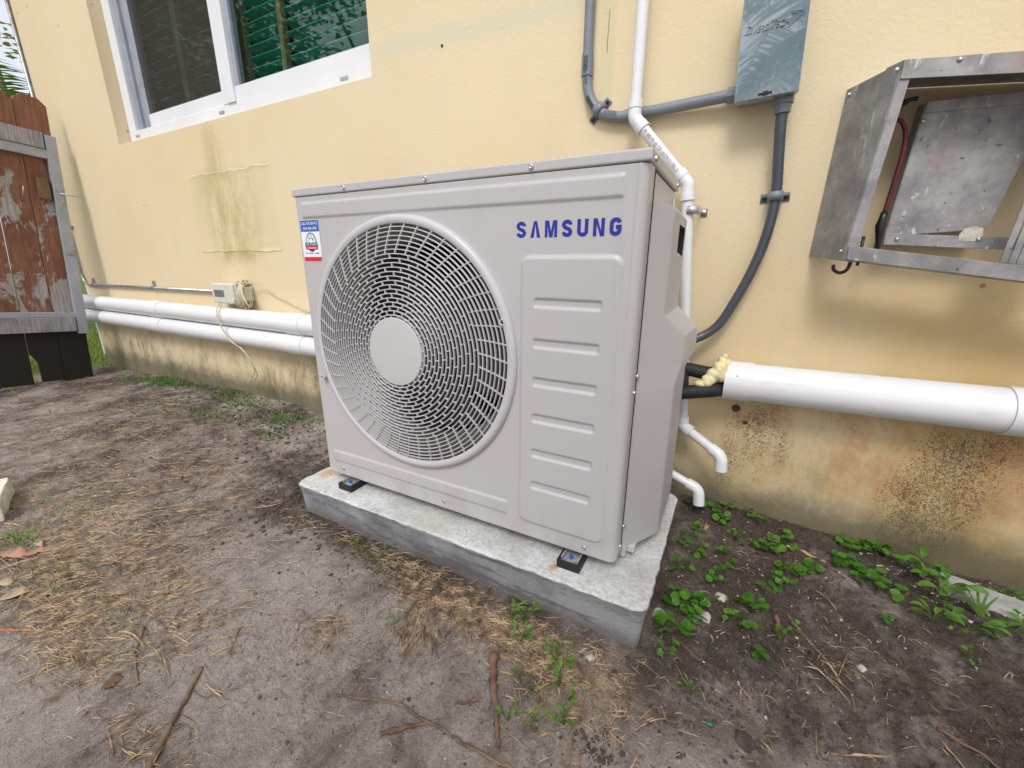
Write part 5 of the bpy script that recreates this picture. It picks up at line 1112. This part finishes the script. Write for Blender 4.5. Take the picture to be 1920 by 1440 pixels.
# ------------------------------------------------------------------ greenery beyond the gate and across the yard
def palm(loc, h_, nf, L, label, seed, lean=(0,0)):
    rd = random.Random(seed); root = empty('palm_tree', loc, label, 'palm tree'); b = MB()
    n_ = 14; b.tube([Vector((lean[0]*(i/n_)**2, lean[1]*(i/n_)**2, h_*i/n_)) for i in range(n_+1)], [.14-.05*i/n_+.008*(i % 2) for i in range(n_+1)], 12); b.build('trunk', M['bark'], root, smooth=True)
    top = Vector((lean[0], lean[1], h_))
    for k in range(nf):
        a_ = 2*PI*k/nf+rd.uniform(-.2,.2); el = rd.uniform(-.35,1.15); fb = MB(); pts = []; p = top.copy(); e = el; n2 = 16
        for i in range(n2+1): pts.append(p.copy()); p += Vector((math.cos(a_)*math.cos(e), math.sin(a_)*math.cos(e), math.sin(e)))*L/n2; e -= rd.uniform(.06,.12)
        fb.tube(pts, [.014-.011*i/n2 for i in range(n2+1)], 5)
        for i in range(2, n2*3):
            t = i/(n2*3); j = min(int(t*n2), n2-1); q = pts[j].lerp(pts[j+1], t*n2-j); d_ = (pts[j+1]-pts[j]).normalized(); side = d_.cross(Vector((0,0,1))).normalized(); ll = L*.30*math.sin(PI*min(1, .12+t*.9))
            for s_ in (-1, 1):
                dr = (side*s_*.85+d_*.45+Vector((0,0,-.25+rd.uniform(-.2,.15)))).normalized(); u_ = d_*.012; tip = q+dr*ll; md = q+dr*ll*.5+Vector((0,0,.02))
                fb.add([q-u_, q+u_, md+u_*1.2, md-u_*1.2, tip], [(0,1,2,3),(3,2,4)])
        fb.build('frond', M['palm'], root)
    return root
palm((-9.0,1.95,-.2), 2.85, 17, 1.7, 'palm tree beyond the gate at the top left', 3)
palm((-4.2,-4.2,-.2), 2.6, 15, 2.0, 'palm tree across the yard mirrored in the window panes', 4)
palm((1.6,-3.6,-.2), 3.0, 15, 1.9, 'palm tree behind the viewer mirrored in the grey box', 5)
def tree(loc, h_, r_, label, seed, mat='bush', n_=2600):
    rd = random.Random(seed); root = empty('leafy_tree', loc, label, 'tree'); b = MB(); b.tube([(0,0,0),(.05,0,h_*.3),(0,.04,h_*.6),(0,0,h_*.9)], [.11,.09,.06,.02], 10); ends = []
    for k in range(9):
        a_ = rd.random()*6.28; z0 = h_*rd.uniform(.3,.75); e = Vector((math.cos(a_)*r_*.8, math.sin(a_)*r_*.8, z0+r_*rd.uniform(.2,.7))); ends.append(e); b.tube([(0,0,z0), Vector((0,0,z0)).lerp(e,.5)+Vector((0,0,.08)), e], [.045,.03,.01], 6)
    b.build('trunk', M['bark'], root, smooth=True); b = MB(); cl = [(e+Vector((rd.gauss(0,.25),rd.gauss(0,.25),rd.gauss(0,.2))), r_*rd.uniform(.3,.55)) for e in ends for _ in range(3)]
    for _ in range(n_):
        c_, cr = rd.choice(cl); v = Vector((rd.gauss(0,1), rd.gauss(0,1), rd.gauss(0,.8))).normalized()*cr*rd.random()**.4; p = c_+v; q = Matrix.Rotation(rd.random()*6.28, 3, 'Z') @ Matrix.Rotation(rd.uniform(-1,1), 3, 'X'); s_ = rd.uniform(.03,.06)*min(1.5, max(1, r_*.8))
        b.add([p+q @ Vector(t)*s_ for t in ((-1.3,0,0),(0,-.5,.1),(1.3,0,0),(0,.5,.1))], [(0,1,2,3)])
    b.build('crown', M[mat], root); return root
tree((-9.6,2.15,-.2), 4.5, 1.05, 'yellow-green leafy tree beyond the gate at the top left', 6)
tree((-12.0,4.5,-.2), 3.2, 1.5, 'distant leafy tree behind the palm', 7, 'palm')

tree((-9.5,-5.0,-.2), 7.5, 2.6, 'tall dense tree across the yard, left one mirrored in the window', 8, 'palm', 9000)
tree((-14.5,-6.0,-.2), 8.5, 3.2, 'tallest dense tree far across the yard', 9, 'palm', 11000)
tree((-6.2,-5.5,-.2), 6.0, 2.2, 'shorter dense tree across the yard behind the palm', 10, 'palm', 8000)
